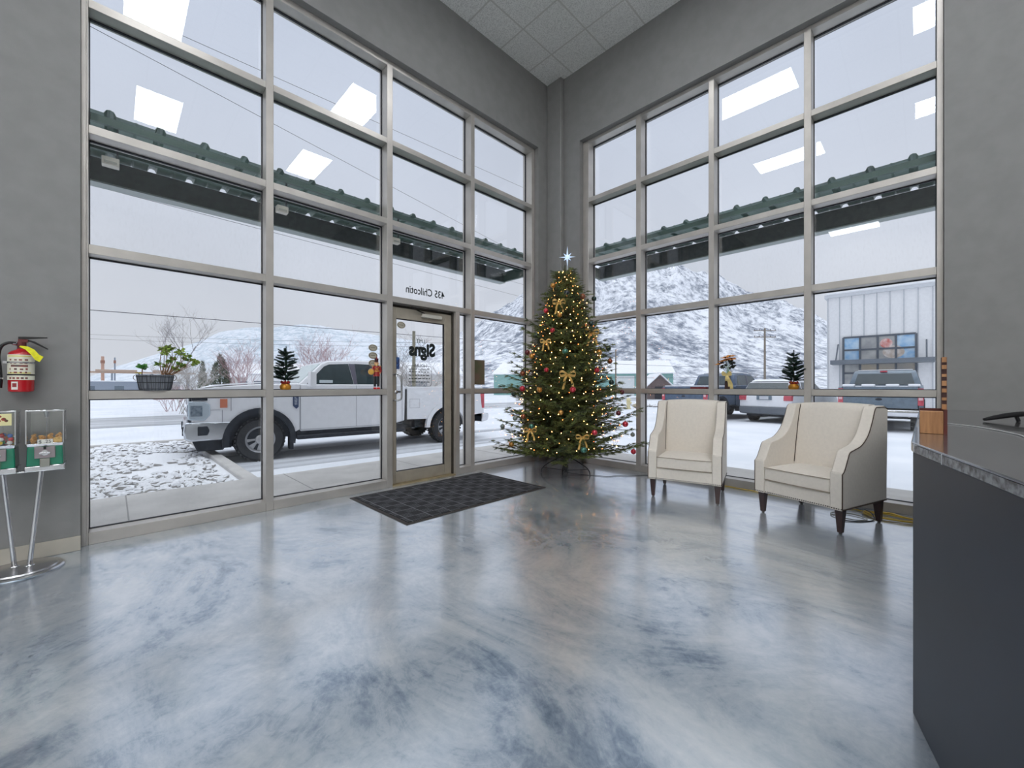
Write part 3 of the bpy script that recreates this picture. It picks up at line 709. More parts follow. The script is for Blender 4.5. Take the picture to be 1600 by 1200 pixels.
cy = MB(); cy.tube(smooth_path([(4.62, .50, .006), (4.70, .38, .006), (4.83, .30, .006), (4.93, .32, .04), (5.0, .38, .05), (5.1, .40, .02), (5.18, .45, .006)], 6), .004, 6)
tag(cy.build('black_cable', M_bcord, smooth=True), 'black cable on the floor beside the right armchair back leg', 'cable')
cy = MB(); cy.tube(smooth_path([(4.43, 3.44, .02), (4.50, 3.26, .006), (4.60, 3.08, .006), (4.66, 2.92, .006), (4.80, 2.86, .006), (4.88, 2.74, .006), (5.02, 2.66, .006), (5.12, 2.58, .006), (5.18, 2.35, .006)], 6), .0035, 6)
tag(cy.build('tree_light_cord', M_bcord, smooth=True), 'thin black cord running from the Christmas tree foot to the right window', 'cord')

# ================================================================== CHRISTMAS TREE
TX, TY = 4.419, 3.437
CAMD = Vector((-TX, -TY, 0)).normalized()          # from the tree towards the middle of the room
SID = Vector((-CAMD.y, CAMD.x, 0))
if SID.dot(Vector((0.7115, -0.7027, 0))) < 0: SID = -SID
TAB = [(.22, .60), (.34, .84), (.48, .88), (.8, .78), (1.2, .69), (1.6, .56), (2.1, .38), (2.55, .20), (2.8, .07), (2.92, .02)]
def cone_r(z):
    if z <= TAB[0][0]: return TAB[0][1]
    for (a, b), (c, d) in zip(TAB, TAB[1:]):
        if z <= c: return b+(d-b)*(z-a)/(c-a)
    return .02
tree = empty('christmas_tree', (TX, TY, 0)); tag(tree, 'tall decorated green Christmas tree standing in the corner between the windows', 'christmas tree')
def needle_mat(name, c, c2):
    return mat(name, c, 0.6, c2=c2, vscale=7, island=0.35)
M_need = needle_mat('fir_needles', (40, 58, 32), (112, 122, 62)); M_bark = mat('bark', (62, 46, 34), 0.9, vary=0.3, vscale=20)  # yellow-green end of the needle colour paints in lit bits
def sprig(m, p, d, length, nl=0.02, count=22, w=0.0013, spread=0.9, droop=0.0):
    # one twig clothed in needles
    d = d.normalized(); a = d.orthogonal().normalized(); b = d.cross(a)
    for i in range(count):
        t = (i+.5)/count; q = p+d*(length*t)
        if droop: q = q+Vector((0, 0, -droop*t*t))
        th = i*2.399+random.random()*.5
        o_ = (a*math.cos(th)+b*math.sin(th))
        e = (o_*spread+d*.75).normalized()*nl*(1-.35*t)*random.uniform(.8, 1.15)
        s_ = e.cross(o_).normalized() if e.cross(o_).length > 1e-6 else d
        s_ = s_*w
        m.add([q-s_, q+s_, q+e*.6+s_*.9, q+e, q+e*.6-s_*.9], [(0, 1, 2, 3, 4)])
    e = d*nl*1.1; s_ = a*w; q = p+d*length
    m.add([q-s_, q+s_, q+e], [(0, 1, 2)])
random.seed(21)
fol = MB(); twigs = MB()
tips = []
def limb(z, ang, rad, up):
    dirh = Vector((math.cos(ang), math.sin(ang), 0))
    # keep clear of the window frames
    for nrm, lim in ((Vector((1, 0, 0)), 5.09-TX), (Vector((0, 1, 0)), 4.27-TY)):
        c = dirh.dot(nrm)
        if c > 0.05: rad = min(rad, lim/c*.97)
    n = max(4, int(rad/.075)); pts = []
    for i in range(n+1):
        t = i/n; pts.append(dirh*rad*t+Vector((0, 0, z+up*rad*t - .10*rad*math.sin(PI*t)*.9 + .05*t*t)))
    twigs.tube(pts, .006, 4, .0015, cap=False)
    side = dirh.cross(Vector((0, 0, 1)))
    for i in range(1, n+1):
        t = i/n
        if t < .22: continue
        q = pts[i]
        tl = .15*(1.15-t)+.05
        for s in (-1, 1):
            for rep in range(2 if rad > .2 else 1):
                dd = (dirh*(.75+.3*random.random())+side*s*(.55+.5*random.random())+Vector((0, 0, random.uniform(-.25, .35)))).normalized()
                L_ = tl*random.uniform(.7, 1.2)
                twigs.tube([q, q+dd*L_], .0022, 3, .001, cap=False)
                sprig(fol, q, dd, L_, .027, int(L_/.0048), .0021)
    sprig(fol, pts[-3], (pts[-1]-pts[-3]), (pts[-1]-pts[-3]).length*1.1, .026, 40, .002)
    tips.append((pts[-1], dirh))
z = .37; ang = 0
while z < 2.78:
    r = cone_r(z); nb = max(5, int(8+r*23))
    for k in range(nb):
        ang += 2.39996
        rr = r*random.uniform(.66, 1.04) if random.random() < .8 else r*random.uniform(.45, .75)
        if random.random() < .14: rr = r*1.2
        limb(z+random.uniform(-.035, .035), ang, rr, random.uniform(-.12, .22) if z > .6 else random.uniform(-.16, .12))
    z += .062+.03*r
for k in range(7): sprig(fol, Vector((0, 0, 2.74)), Vector((random.uniform(-.35, .35), random.uniform(-.35, .35), 1)), .11, .02, 22)
fol.build('foliage', M_need, tree); twigs.build('branches', M_bark, tree)
MB().tube([(0, 0, .03), (0, 0, 2.86)], .022, 10, .005).build('trunk', mat('dark_green_trunk_pole', (24, 34, 28), 0.6), tree, smooth=True)
sd = empty('tree_stand', (0, 0, 0)); sd.parent = tree
MB().lathe([(.028, .02), (.028, .26), (.024, .27)], n=14).build('collar', M_black, sd, smooth=True)
for k in range(4):
    a = R(45*0+90*k)+.55; dv = Vector((math.cos(a), math.sin(a), 0))
    MB().tube(smooth_path([dv*.03+Vector((0, 0, .24)), dv*.14+Vector((0, 0, .19)), dv*.27+Vector((0, 0, .11)), dv*.325+Vector((0, 0, .05)), dv*.335+Vector((0, 0, .006))], 4), .008, 8).build('leg', M_black, sd, smooth=True)
    MB().tube([dv*.03+Vector((0, 0, .05)), dv*.31+Vector((0, 0, .075))], .004, 6).build('brace', M_black, sd)
def tpos(u, dd, z): return Vector((TX, TY, 0))+SID*u+CAMD*dd+Vector((0, 0, z))

# star
star = empty('tree_star', tuple(tpos(.03, .05, 2.955))); tag(star, 'pale icy eight pointed star on top of the Christmas tree', 'star')
sm_ = MB(); L8 = [.15, .078, .115, .07, .145, .07, .115, .078]
ring = []
for k in range(16):
    a = PI/2-k*PI/8
    r_ = L8[k//2] if k % 2 == 0 else .030
    ring.append(SID*(r_*math.cos(a))+Vector((0, 0, r_*math.sin(a))))
cf, cb = CAMD*.028, -CAMD*.028
vs = [cf, cb]+ring; fs = []
for k in range(16):
    a, b = 2+k, 2+(k+1) % 16; fs += [(0, b, a), (1, a, b)]
sm_.add(vs, fs); sm_.build('star_body', mat('glowing_frosted_star', (206, 220, 234), 0.2, emit=(190, 215, 245), estr=0.7, coat=0.5), star)  # star body is given a faint glow to brighten it
MB().tube([(0, 0, -.12), (0, 0, -.17)], .006, 8).build('star_socket', mat('clear_socket', (190, 205, 205), 0.3), star)

# baubles
BC = dict(gold=((196, 140, 66), .3, .7), copper=((150, 84, 56), .3, .7), pine=((28, 50, 44), .3, .4), black=((30, 34, 40), .3, .4), red=((188, 44, 60), .3, .5), maroon=((98, 34, 42), .35, .5), teal=((60, 116, 100), .3, .5), grey=((128, 138, 132), .35, .5))
BL = [(-0.16, 0.2, 2.54, 'gold'), (0.23, 0.21, 2.38, 'copper'), (0.39, 0.0, 2.39, 'pine'), (0.02, 0.3, 2.41, 'black'), (-0.25, 0.28, 2.19, 'red'), (0.33, 0.28, 2.01, 'pine'), (-0.37, 0.31, 1.87, 'pine'), (-0.16, 0.44, 1.91, 'red'), (-0.5, 0.24, 1.65, 'maroon'), (-0.43, 0.38, 1.59, 'gold'), (0.58, 0.0, 1.71, 'pine'), (0.0, 0.56, 1.63, 'teal'), (0.6, 0.0, 1.54, 'copper'), (-0.23, 0.6, 1.4, 'red'), (0.39, 0.51, 1.4, 'red'), (-0.55, 0.35, 1.37, 'copper'), (0.58, 0.38, 1.25, 'pine'), (-0.54, 0.48, 1.17, 'red'), (-0.67, 0.33, 1.1, 'pine'), (0.09, 0.72, 1.16, 'red'), (-0.31, 0.66, 1.16, 'gold'), (0.76, 0.0, 1.12, 'maroon'), (-0.62, 0.58, 0.8, 'grey'), (-0.82, 0.31, 0.67, 'grey'), (-0.05, 0.81, 0.89, 'gold'), (0.65, 0.5, 0.87, 'maroon'), (0.74, 0.44, 0.73, 'red'), (0.9, 0.0, 0.55, 'grey'), (0.85, 0.37, 0.38, 'red'), (-0.66, 0.63, 0.48, 'gold'), (-0.4, 0.76, 0.72, 'teal'), (0.34, 0.8, 0.66, 'red'), (0.21, 0.89, 0.47, 'teal'), (-0.51, 0.66, 0.83, 'copper'), (0.43, 0.36, 1.63, 'gold'), (-0.07, 0.4, 2.11, 'gold')]
CN = dict(gold='gold', copper='copper brown', pine='dark green', black='near black', red='red', maroon='dark maroon', teal='teal green', grey='silvery grey')
bl_base = {}
hang = MB()
def where(u, z, c, dd, i):
    row = [b for b in BL if b[3] == c]
    row_z = sorted(row, key=lambda b: -b[2]); n_ = len(row); k = row_z.index(BL[i])
    ordn = ['topmost', 'second highest', 'third highest', 'fourth highest', 'fifth highest', 'sixth highest', 'seventh highest', 'eighth highest', 'ninth highest']
    if n_ == 1: pos = 'only one of its colour'
    elif k == n_-1: pos = 'lowest'
    else: pos = ordn[k]
    side = 'left edge' if u < -cone_r(z)*.6 else 'right edge' if u > cone_r(z)*.6 else 'middle'
    return '%s bauble, %s of the Christmas tree, %s' % (CN[c], side, pos+(' of its colour' if n_ > 1 else ''))
for i, (u, dd, z, c) in enumerate(BL):
    cc, ro, me_ = BC[c]
    if c not in bl_base:
        b = MB().ball((0, 0, 0), .033, 18, 12).build('bauble', mat('bauble_'+c, cc, ro, me_, coat=0.5), smooth=True)
        cp = MB().lathe([(.007, .028), (.007, .037), (.001, .038)], n=10).build('cap', mat('bauble_cap', (150, 120, 80), 0.3, 0.8), b, smooth=True)
        MB().tube([(0, 0, .037), (.002, 0, .048), (0, 0, .060)], .0008, 4).build('hook', M_steel, b)
        bl_base[c] = b; o = b
    else: o = copy_tree(bl_base[c])
    p = tpos(u, dd, z)
    # keep baubles inside the room
    p.x = min(p.x, 5.10); p.y = min(p.y, 4.28)
    o.location = p; s = random.uniform(.9, 1.12); o.scale = (s, s, s)
    tag(o, where(u, z, c, dd, i), 'bauble', 'baubles on the Christmas tree')
    hang.tube([p+Vector((0, 0, .058)), p-Vector((0, 0, 0))+(Vector((TX, TY, p.z+.04))-p)*.35+Vector((0, 0, .05)), Vector((TX, TY, p.z+.04))], .004, 4, .006, cap=False)
    for t_ in (0.02, .12, .22, .32):
        q = (p+Vector((0, 0, .062)))*(1-t_)+Vector((TX, TY, p.z+.05))*t_-Vector((TX, TY, 0))
        dq = (p-Vector((TX, TY, p.z))).normalized()
        sprig(hang, q-dq*.06, dq+Vector((0, 0, .1)), .09, .02, 18)
hv = [(v[0]-TX, v[1]-TY, v[2]) if v[0] > 2 else v for v in hang.v]; hang.v = hv
hang.build('decorated_twigs', M_need, tree)

# ribbon bows
M_rib = mat('gold_ribbon', (206, 166, 92), 0.35, 0.3, vary=0.2, vscale=30)
def strip(m, pts, w, wd):
    pts = smooth_path(pts, 4); vs = []
    for i, p in enumerate(pts):
        ww = w if isinstance(w, float) else w[0]+(w[1]-w[0])*i/(len(pts)-1)
        vs += [p-wd*ww, p+wd*ww]
    n = len(vs)//2; off = CAMD*-.0012; vs2 = [v+off for v in vs]
    fs = [(2*i, 2*i+1, 2*i+3, 2*i+2) for i in range(n-1)]+[(2*n+2*i, 2*n+2*i+2, 2*n+2*i+3, 2*n+2*i+1) for i in range(n-1)]
    m.add(vs+vs2, fs)
for (u, z, lb, sc) in ((-.08, 2.29, 'gold ribbon bow high on the Christmas tree, topmost bow', 1.0), (.34, 1.89, 'gold ribbon bow with long tail at the right edge of the tree', 1.1), (.03, 1.34, 'gold ribbon bow in the middle of the tree above the red bauble', 1.15), (-.25, 1.77, 'small gold ribbon bow at the left of the tree, upper half', .8), (-.42, .66, 'gold ribbon bow low on the left of the tree', .9), (.2, .60, 'gold ribbon bow low on the right of the tree', .9)):
    rz_ = cone_r(z); dd = math.sqrt(max(.001, rz_*rz_-u*u))*.98
    o = empty('ribbon_bow', tuple(tpos(u, dd, z))); tag(o, lb, 'bow', 'ribbon bows on the Christmas tree'); o.scale = (sc, sc, sc)
    m = MB(); up = Vector((0, 0, 1))
    for s in (-1, 1):
        strip(m, [Vector((0, 0, 0)), SID*s*.05+up*.035+CAMD*.02, SID*s*.085+up*.02+CAMD*.012, SID*s*.07-up*.012+CAMD*.01, Vector((0, 0, 0))+CAMD*.006], .014, (up*.9+CAMD*.45).normalized())
    m.build('loops', M_rib, o, smooth=True)
    m = MB()
    strip(m, [CAMD*.005, -SID*.03-up*.05+CAMD*.025, -SID*.035-up*.10+CAMD*.01, -SID*.05-up*.155+CAMD*.02], .013, (SID*.9+CAMD*.3).normalized())
    strip(m, [CAMD*.005, SID*.03-up*.04+CAMD*.025, SID*.05-up*.09+CAMD*.01, SID*.055-up*.13+CAMD*.02], .012, (SID*.9-CAMD*.3).normalized())
    m.build('tails', M_rib, o, smooth=True)
    MB().ball(tuple(CAMD*.012), .012, 8, 6).build('knot', M_rib, o, smooth=True)

# warm string lights
sl = empty('string_lights', (TX, TY, 0)); tag(sl, 'string of small warm white lights wound round the Christmas tree', 'string lights')
M_bulb = mat('warm_bulb', (255, 190, 110), 0.3, emit=(255, 176, 96), estr=28)
M_bulb2 = mat('warm_bulb_deep', (255, 160, 90), 0.3, emit=(255, 120, 60), estr=16)
random.seed(33); wire = MB(); wp = []; rest = MB(); proto = None; nbulb = 0
N = 560
cand = []
for i in range(N):
    t = i/N; z = .36+2.40*t**1.12; a = i*2*PI/ (37-17*t) 
    r_ = cone_r(z)*random.uniform(.62, .97)
    p = Vector((math.cos(a)*r_, math.sin(a)*r_, z+random.uniform(-.05, .05)))
    p.x = min(p.x, 5.19-TX); p.y = min(p.y, 4.33-TY)
    cand.append(p); wp.append(p)
front = sorted(range(N), key=lambda i: -cand[i].dot(CAMD)/max(.15, cone_r(cand[i].z)))
fset = set(random.sample(front[:220], 100))
for i, p in enumerate(cand):
    if i in fset:
        if proto is None:
            proto = MB().ball((0, 0, 0), .0046, 7, 5).build('bulb', M_bulb, sl, smooth=True); b = proto
        else: b = proto.copy(); col.objects.link(b); b.parent = sl
        b.location = p
    else:
        rest.cur = 0 if i % 3 else 1; rest.ball(p, .0042, 6, 4)
ro_ = rest.build('bulbs', [M_bulb, M_bulb2], sl, smooth=True); ro_['kind'] = 'stuff'
wire.tube(wp, .0016, 3, cap=False); wire.build('wire', mat('green_wire', (20, 34, 24), 0.6), sl)

# ================================================================== SILL DECORATIONS
ZS = 1.165
def ellipse_wall(m, prof, c, sx, sy, n=36):
    m.lathe(prof, c, n, sx=sx, sy=sy)
M_pl = mat('grey_stave_wood', (74, 78, 88), 0.7, c2=(112, 116, 122), vscale=9, stretch=(9, 9, 0.5))
pt = empty('planter', (.252, YA+.02, ZS)); tag(pt, 'oval grey wooden-stave planter on the left window sill with two green plants', 'planter')
m = MB(); ellipse_wall(m, [(.001, .0), (.78, .0), (.86, .02), (.94, .08), (1.0, .125), (1.0, .13), (.93, .13), (.91, .11), (.001, .11)], (0, 0, 0), .118, .058); m.build('tub', M_pl, pt, smooth=True, angle=30)
m = MB()
for z_, k_ in ((.112, .988), (.066, .925), (.012, .84)):
    m.tube([(k_*.1195*math.cos(t*PI/18), k_*.0595*math.sin(t*PI/18), z_) for t in range(37)], .0028, 6, cap=False)
for t in range(24):
    a = t*PI/12; m.tube([(.80*.118*math.cos(a), .80*.058*math.sin(a), .003), (.865*.1185*math.cos(a), .865*.0585*math.sin(a), .02), (.945*.1185*math.cos(a), .945*.0585*math.sin(a), .08), (1.003*.118*math.cos(a), 1.003*.058*math.sin(a), .125)], .0014, 4, cap=False)
m.build('hoops', mat('dark_hoop', (34, 36, 42), 0.6), pt)
for s in (-1, 1):
    MB().tube([(s*(.116+.018*math.sin(t*PI/8)), .0, .105+.022*math.cos(t*PI/8)) for t in range(9)], .0022, 6).build('handle', mat('rusty_wire', (92, 66, 52), 0.6, 0.5), pt)
m = MB(); random.seed(4)
for k in range(26):
    a, q = random.uniform(0, 2*PI), random.uniform(0, .9)**.5; m.ball((.1*q*math.cos(a), .045*q*math.sin(a), .108), random.uniform(.008, .016), 6, 4, .6)
m.build('soil', mat('dark_soil', (34, 32, 32), 0.95, bump=0.5), pt)
M_leafg = mat('waxy_green_leaf', (86, 120, 44), 0.5, c2=(150, 168, 80), vscale=12, island=0.3); M_stem = mat('brown_succulent_stem', (124, 92, 66), 0.7)
M_leafd = mat('deep_green_leaf', (54, 118, 52), 0.45, c2=(80, 140, 56), vscale=9, island=0.2)
def leaf(m, p, d, L_, w_, nrm=None):
    d = d.normalized(); s_ = d.cross(nrm if nrm else Vector((random.uniform(-1, 1), random.uniform(-1, 1), random.uniform(-.2, 1)))).normalized(); up_ = s_.cross(d)
    v = [p, p+d*L_*.35+s_*w_*.8+up_*w_*.15, p+d*L_*.75+s_*w_+up_*w_*.1, p+d*L_-up_*w_*.1, p+d*L_*.75-s_*w_+up_*w_*.1, p+d*L_*.35-s_*w_*.8+up_*w_*.15]
    th = up_*-.0012
    m.add(v+[q+th for q in v], [(0, 1, 2, 3, 4, 5), (11, 10, 9, 8, 7, 6)]+[(i, 6+i, 6+(i+1) % 6, (i+1) % 6) for i in range(6)])
# branching jade-like plant leaning right
jp = empty('potted_plant', (.252, YA+.02, ZS+.105)); tag(jp, 'branching brown-stemmed green plant leaning right in the oval planter', 'plant')
st_ = MB(); lf = MB(); random.seed(14)
ends = []
targets = [(.045, .20, -.01), (.065, .25, .0), (.085, .235, .02), (.11, .205, -.02), (.14, .20, .01), (.165, .185, -.01), (.19, .155, .0), (.21, .14, .01), (.20, .12, -.02), (.15, .16, .02), (.12, .12, -.01), (.09, .16, .02), (.07, .13, -.02), (.05, .10, .01), (.10, .08, .0), (.14, .10, .02), (.015, .115, -.01), (.055, .225, -.02), (.13, .225, .0), (.035, .235, .015)]
for (x, z_, y) in targets:
    b0 = Vector((.055+random.uniform(-.02, .03), random.uniform(-.015, .015), .0)); e = Vector((.055+(x-.055)*1.3+.012, y, z_*1.06))
    mid = b0*.55+e*.45+Vector((random.uniform(-.02, .02), random.uniform(-.015, .015), -.01))
    st_.tube(smooth_path([b0, mid, e], 4), .0042, 6, .002)
    for k in range(28):
        th = random.uniform(0, 2*PI); dd = Vector((math.cos(th), math.sin(th), random.uniform(-.4, .6)))
        leaf(lf, e+Vector((0, 0, random.uniform(-.018, .006))), dd, random.uniform(.020, .034), .0062)
st_.build('stems', M_stem, jp, smooth=True); lf.build('leaves', M_leafg, jp)
jq = empty('potted_plant', (.252-.083, YA+.02, ZS+.105)); tag(jq, 'small rosette plant with bright green leaves at the left end of the oval planter', 'plant')
st_ = MB().tube([(0, 0, 0), (.003, 0, .075)], .004, 6).tube([(0, 0, .005), (-.022, 0, .035)], .003, 6); st_.build('stem', M_stem, jq, smooth=True)
lf = MB()
for k in range(26):
    th = k*2.4; dd = Vector((math.cos(th), math.sin(th), random.uniform(.0, 1.0))); leaf(lf, Vector((.003, 0, .068+.0008*k)), dd, random.uniform(.036, .052), .0095)
lf.build('leaves', M_leafd, jq)
lf = MB()
for k in range(8):
    th = k*2.4; leaf(lf, Vector((-.022, 0, .035)), Vector((math.cos(th), math.sin(th), .1)), .024, .006)
lf.build('yellowed_leaves', mat('yellow_leaf', (190, 178, 50), 0.5), jq)

# little fir trees in gold sacks
M_sack = mat('gold_foil_sack', (190, 132, 46), 0.35, 0.5, vary=0.25, vscale=25); M_rbow = mat('red_foil_ribbon', (150, 26, 34), 0.35, 0.3)
M_need2 = mat('dark_fir_needles', (20, 40, 34), 0.7, c2=(40, 66, 52), vscale=15, island=0.2)
def mini_tree(seed, W=.13):
    random.seed(seed); o = empty('miniature_tree')
    MB().lathe([(.001, 0), (.040, .0), (.050, .014), (.052, .035), (.040, .055), (.030, .066), (.038, .082), (.030, .078), (.001, .07)], n=20).build('sack', M_sack, o, smooth=True)
    m = MB(); m.tube([(.034*math.cos(t*PI/9), .034*math.sin(t*PI/9), .064) for t in range(19)], .005, 6, cap=False)
    for s in (-1, 1): m.ball((s*.018, -.034, .070), .013, 8, 6, .7)
    for k in range(10):
        a = k*.628; m.ball((.037*math.cos(a), .037*math.sin(a), .078+.006*math.sin(k*2)), .009, 6, 5)
    m.build('ribbon', M_rbow, o, smooth=True)
    MB().tube([(0, 0, .06), (0, 0, .40)], .006, 6, .002).build('trunk', M_bark, o)
    f = MB(); z = .10; a = random.uniform(0, 6)
    while z < .37:
        t = (z-.10)/.27; r_ = W*(1.12-.6*t)
        for k in range(9 if t < .6 else 6):
            a += 2*PI/6.3+random.uniform(-.3, .3); rr = r_*random.uniform(.8, 1.1); e = Vector((math.cos(a)*rr, math.sin(a)*rr, z+rr*random.uniform(.05, .62)))
            b0 = Vector((0, 0, z)); d_ = e-b0
            sprig(f, b0+d_*.15, d_, d_.length*.85, .023, int(d_.length/.00085), .0019, .95)
        z += .033
    sprig(f, Vector((0, 0, .30)), Vector((.05, 0, 1)), .13, .022, 150, .0019, 1.0)
    f.build('foliage', M_need2, o); return o
mt = mini_tree(2); mt.location = (1.232, YA+.055, ZS); tag(mt, 'small dark fir in a gold sack on the left window sill before the white pickup', 'miniature tree', 'small firs on the window sills')
mt = mini_tree(9, .118); mt.location = (XB+.045, .985, ZS); tag(mt, 'small dark fir in a gold sack on the right window sill between the armchairs', 'miniature tree', 'small firs on the window sills')

# nutcracker
nc = empty('nutcracker', (2.19, YA+.045, ZS)); nc.rotation_euler = (0, 0, R(-20)); tag(nc, 'red wooden nutcracker soldier with drum on the left window sill beside the door', 'nutcracker')
M_nr = mat('nutcracker_red', (150, 30, 30), 0.4, coat=0.3); M_nb = mat('nutcracker_black', (20, 22, 28), 0.4); M_ng = mat('nutcracker_gold', (206, 158, 70), 0.35, 0.4); M_nf = mat('nutcracker_skin', (214, 160, 120), 0.5)
for s in (-1, 1):
    g = MB().lathe([(.014, .03), (.015, .10), (.013, .155)], (s*.019, 0, 0), 12).build('leg', M_nb, nc, smooth=True)
    MB().box(s*.019-.016, -.030, 0.0, s*.019+.016, .014, .022).build('boot', mat('boot_red', (196, 34, 34), 0.35), g, bevel=0.005)
MB().lathe([(.001, .15), (.038, .15), (.036, .19), (.030, .225), (.034, .262), (.026, .272), (.001, .274)], n=18, sy=.8).build('tunic', M_nr, nc, smooth=True)
MB().lathe([(.0375, .205), (.036, .215)], n=18, sy=.82).tube([(-.02, -.030, .25), (.02, -.033, .22)], .003, 6).tube([(.02, -.030, .25), (-.02, -.033, .22)], .003, 6).build('gold_braid', M_ng, nc, smooth=True)
for s in (-1, 1):
    ar = MB().tube([(s*.038, 0, .262), (s*.048, -.004, .215), (s*.036, -.030, .190)], [.011, .011, .009], 8).build('arm', M_nr, nc, smooth=True)
    MB().ball((s*.036, -.032, .187), .009, 8, 6).build('hand', M_nf, ar, smooth=True)
    MB().lathe([(.014, 0), (.014, .006), (.004, .010)], (s*.040, 0, .266), 10).build('epaulette', M_ng, ar)
hd_ = MB().lathe([(.001, .272), (.018, .276), (.022, .29), (.022, .308), (.018, .318), (.001, .32)], n=14).build('head', M_nf, nc, smooth=True)
m = MB(); m.ball((0, -.016, .283), .013, 8, 6); m.ball((-.018, 0, .30), .010, 7, 5); m.ball((.018, 0, .30), .010, 7, 5); m.build('beard', mat('blond_fur', (216, 186, 116), 0.9), hd_, smooth=True)
m = MB(); m.ball((-.008, -.021, .305), .003, 6, 4); m.ball((.008, -.021, .305), .003, 6, 4); m.build('eyes', M_nb, hd_, smooth=True)
MB().ball((0, -.024, .298), .004, 6, 5).build('nose', M_nf, hd_, smooth=True)
h_ = MB().lathe([(.026, .318), (.026, .321), (.020, .323), (.023, .358), (.001, .362)], n=16).build('shako_hat', mat('hat_dark_red', (60, 20, 24), 0.4), nc, smooth=True)
MB().tube([(0, -.018, .34), (0, -.02, .372)], [.004, .007], 6).build('plume', M_nr, h_)
dm = MB().lathe([(.026, -.016), (.026, .016)], (-.062, -.030, .20), 18, axis='y').build('drum', mat('drum_orange', (196, 92, 40), 0.4), nc, smooth=True)
MB().lathe([(.028, -.018), (.028, -.013)], (-.062, -.030, .20), 18, axis='y').lathe([(.028, .013), (.028, .018)], (-.062, -.030, .20), 18, axis='y').build('drum_rim', M_ng, dm)
m = MB()
for k in range(14):
    a = k*.45; m.ball((-.062+.03*math.cos(a), -.030, .20+.03*math.sin(a)), .006, 6, 4)
m.build('tassels', mat('pale_gold_tassel', (222, 180, 100), 0.5), dm)

# vase with orange silk flowers
vz = empty('flower_vase', (XB+.05, 1.655, ZS)); tag(vz, 'dark brown vase with cream ribbon and orange flowers on the right window sill', 'vase')
MB().prism([(-.032, -.028), (.032, -.028), (.032, .028), (-.032, .028)], 0, .175, 'z', [(-.024, -.022), (.024, -.022), (.024, .022), (-.024, .022)]).build('vase_body', mat('dark_brown_woodgrain', (70, 40, 32), 0.45, c2=(40, 22, 20), vscale=9, stretch=(8, 8, .5)), vz, bevel=0.006)
M_cream = mat('cream_organza', (226, 206, 140), 0.5, vary=0.12, vscale=20)
m = MB(); nL = Vector((-.7, -.05, 0)).normalized(); 
CS_, CC_ = SID, CAMD
SID2 = Vector((.0, -1, 0)); CAMD2 = Vector((-1, 0, 0))
SID, CAMD = SID2, CAMD2
up = Vector((0, 0, 1)); o0 = Vector((-.03, 0, .17))
for s in (-1, 1): strip(m, [o0, o0+SID*s*.035+up*.035+CAMD*.015, o0+SID*s*.055+up*.01+CAMD*.01, o0+CAMD*.006], .015, (up*.9+CAMD*.4).normalized())
strip(m, [o0, o0+SID*.03-up*.05+CAMD*.02, o0+SID*.05-up*.10+CAMD*.012, o0+SID*.055-up*.165+CAMD*.01], (.012, .020), (SID*.9+CAMD*.3).normalized())
strip(m, [o0, o0+SID*.012-up*.05+CAMD*.02, o0+SID*.025-up*.09+CAMD*.012, o0+SID*.03-up*.14+CAMD*.012], (.010, .016), (SID*.9+CAMD*.3).normalized())
strip(m, [o0, o0-up*.04+CAMD*.02, o0-up*.07+CAMD*.012], (.014, .018), (SID*.9+CAMD*.2).normalized())
m.build('ribbon', M_cream, vz, smooth=True)
SID, CAMD = CS_, CC_
random.seed(8); st_ = MB(); fl = MB(); lv_ = MB(); cn = MB()
for (y, z_, x) in ((.055, .335, 0), (.02, .375, -.02), (-.025, .39, .0), (-.05, .355, -.02), (.09, .30, -.01), (.0, .345, -.03), (-.015, .36, .03)):
    e = Vector((x, y, z_)); st_.tube([(0, 0, .17), e*.6+Vector((0, 0, .08)), e], .0025, 5)
    fd = Vector((x*2-.25, y*1.5, .9)).normalized()
    for k in range(16):
        a = fd.orthogonal(); a.rotate(Matrix.Rotation(k*2.4, 3, fd)); leaf(fl, e, a+fd*.35, random.uniform(.045, .064), .012, fd)
    cn.ball(e+fd*.008, .010, 8, 6)
for k in range(30):
    th = random.uniform(0, 2*PI); dd = Vector((math.cos(th), math.sin(th), random.uniform(-.5, .5))); leaf(lv_, Vector((0, 0, random.uniform(.26, .32)))+dd*.03, dd, random.uniform(.05, .07), .013)
st_.build('stems', M_leafd, vz); fl.build('petals', mat('orange_silk_petal', (214, 146, 50), 0.5, c2=(190, 112, 36), vscale=25, island=.25), vz)
cn.build('flower_centres', mat('brown_flower_centre', (66, 42, 26), 0.8), vz, smooth=True); lv_.build('leaves', mat('dark_silk_leaf', (30, 36, 28), 0.6, island=.2), vz)
tag(MB().box(XB+.01, 1.882, ZS, XB+.06, 2.09, ZS+.026).build('sill_box', mat('maroon_box', (104, 34, 42), 0.5), bevel=0.004), 'flat dark red box lying on the right window sill beside a mullion', 'box')

# ================================================================== OUTSIDE: ground
ZG = -0.23
YO, XO = YG+.12, XG+.12       # outer faces of the building
M_lot = mat('trodden_snow', (236, 238, 243), 0.8, c2=(222, 226, 233), vscale=0.6, bump=0.5, bscale=5)
M_slush = mat('slushy_asphalt', (160, 162, 166), 0.7, c2=(206, 208, 213), vscale=1.3, bump=0.2, bscale=9, stretch=(.15, 1, 1))
gm = MB(); gm.box(-4000, -3000, ZG-.3, 4000, 4200, ZG); tag(structure(gm.build('snow_ground', M_lot)), None, None)
structure(MB().box(-12, YO, -.25, XO+1.15, YO+1.62, -.03).box(XO, -9, -.25, XO+1.15, YO, -.03).build('walkway', M_concrete))
gj = MB()
for x in (-1.6, .1, 1.7, 3.35, 5.0): gj.box(x, YO, -.0305, x+.012, YO+1.62, -.0285)
for y in (2.6, 1.0, -.6): gj.box(XO, y, -.0305, XO+1.15, y+.012, -.0285)
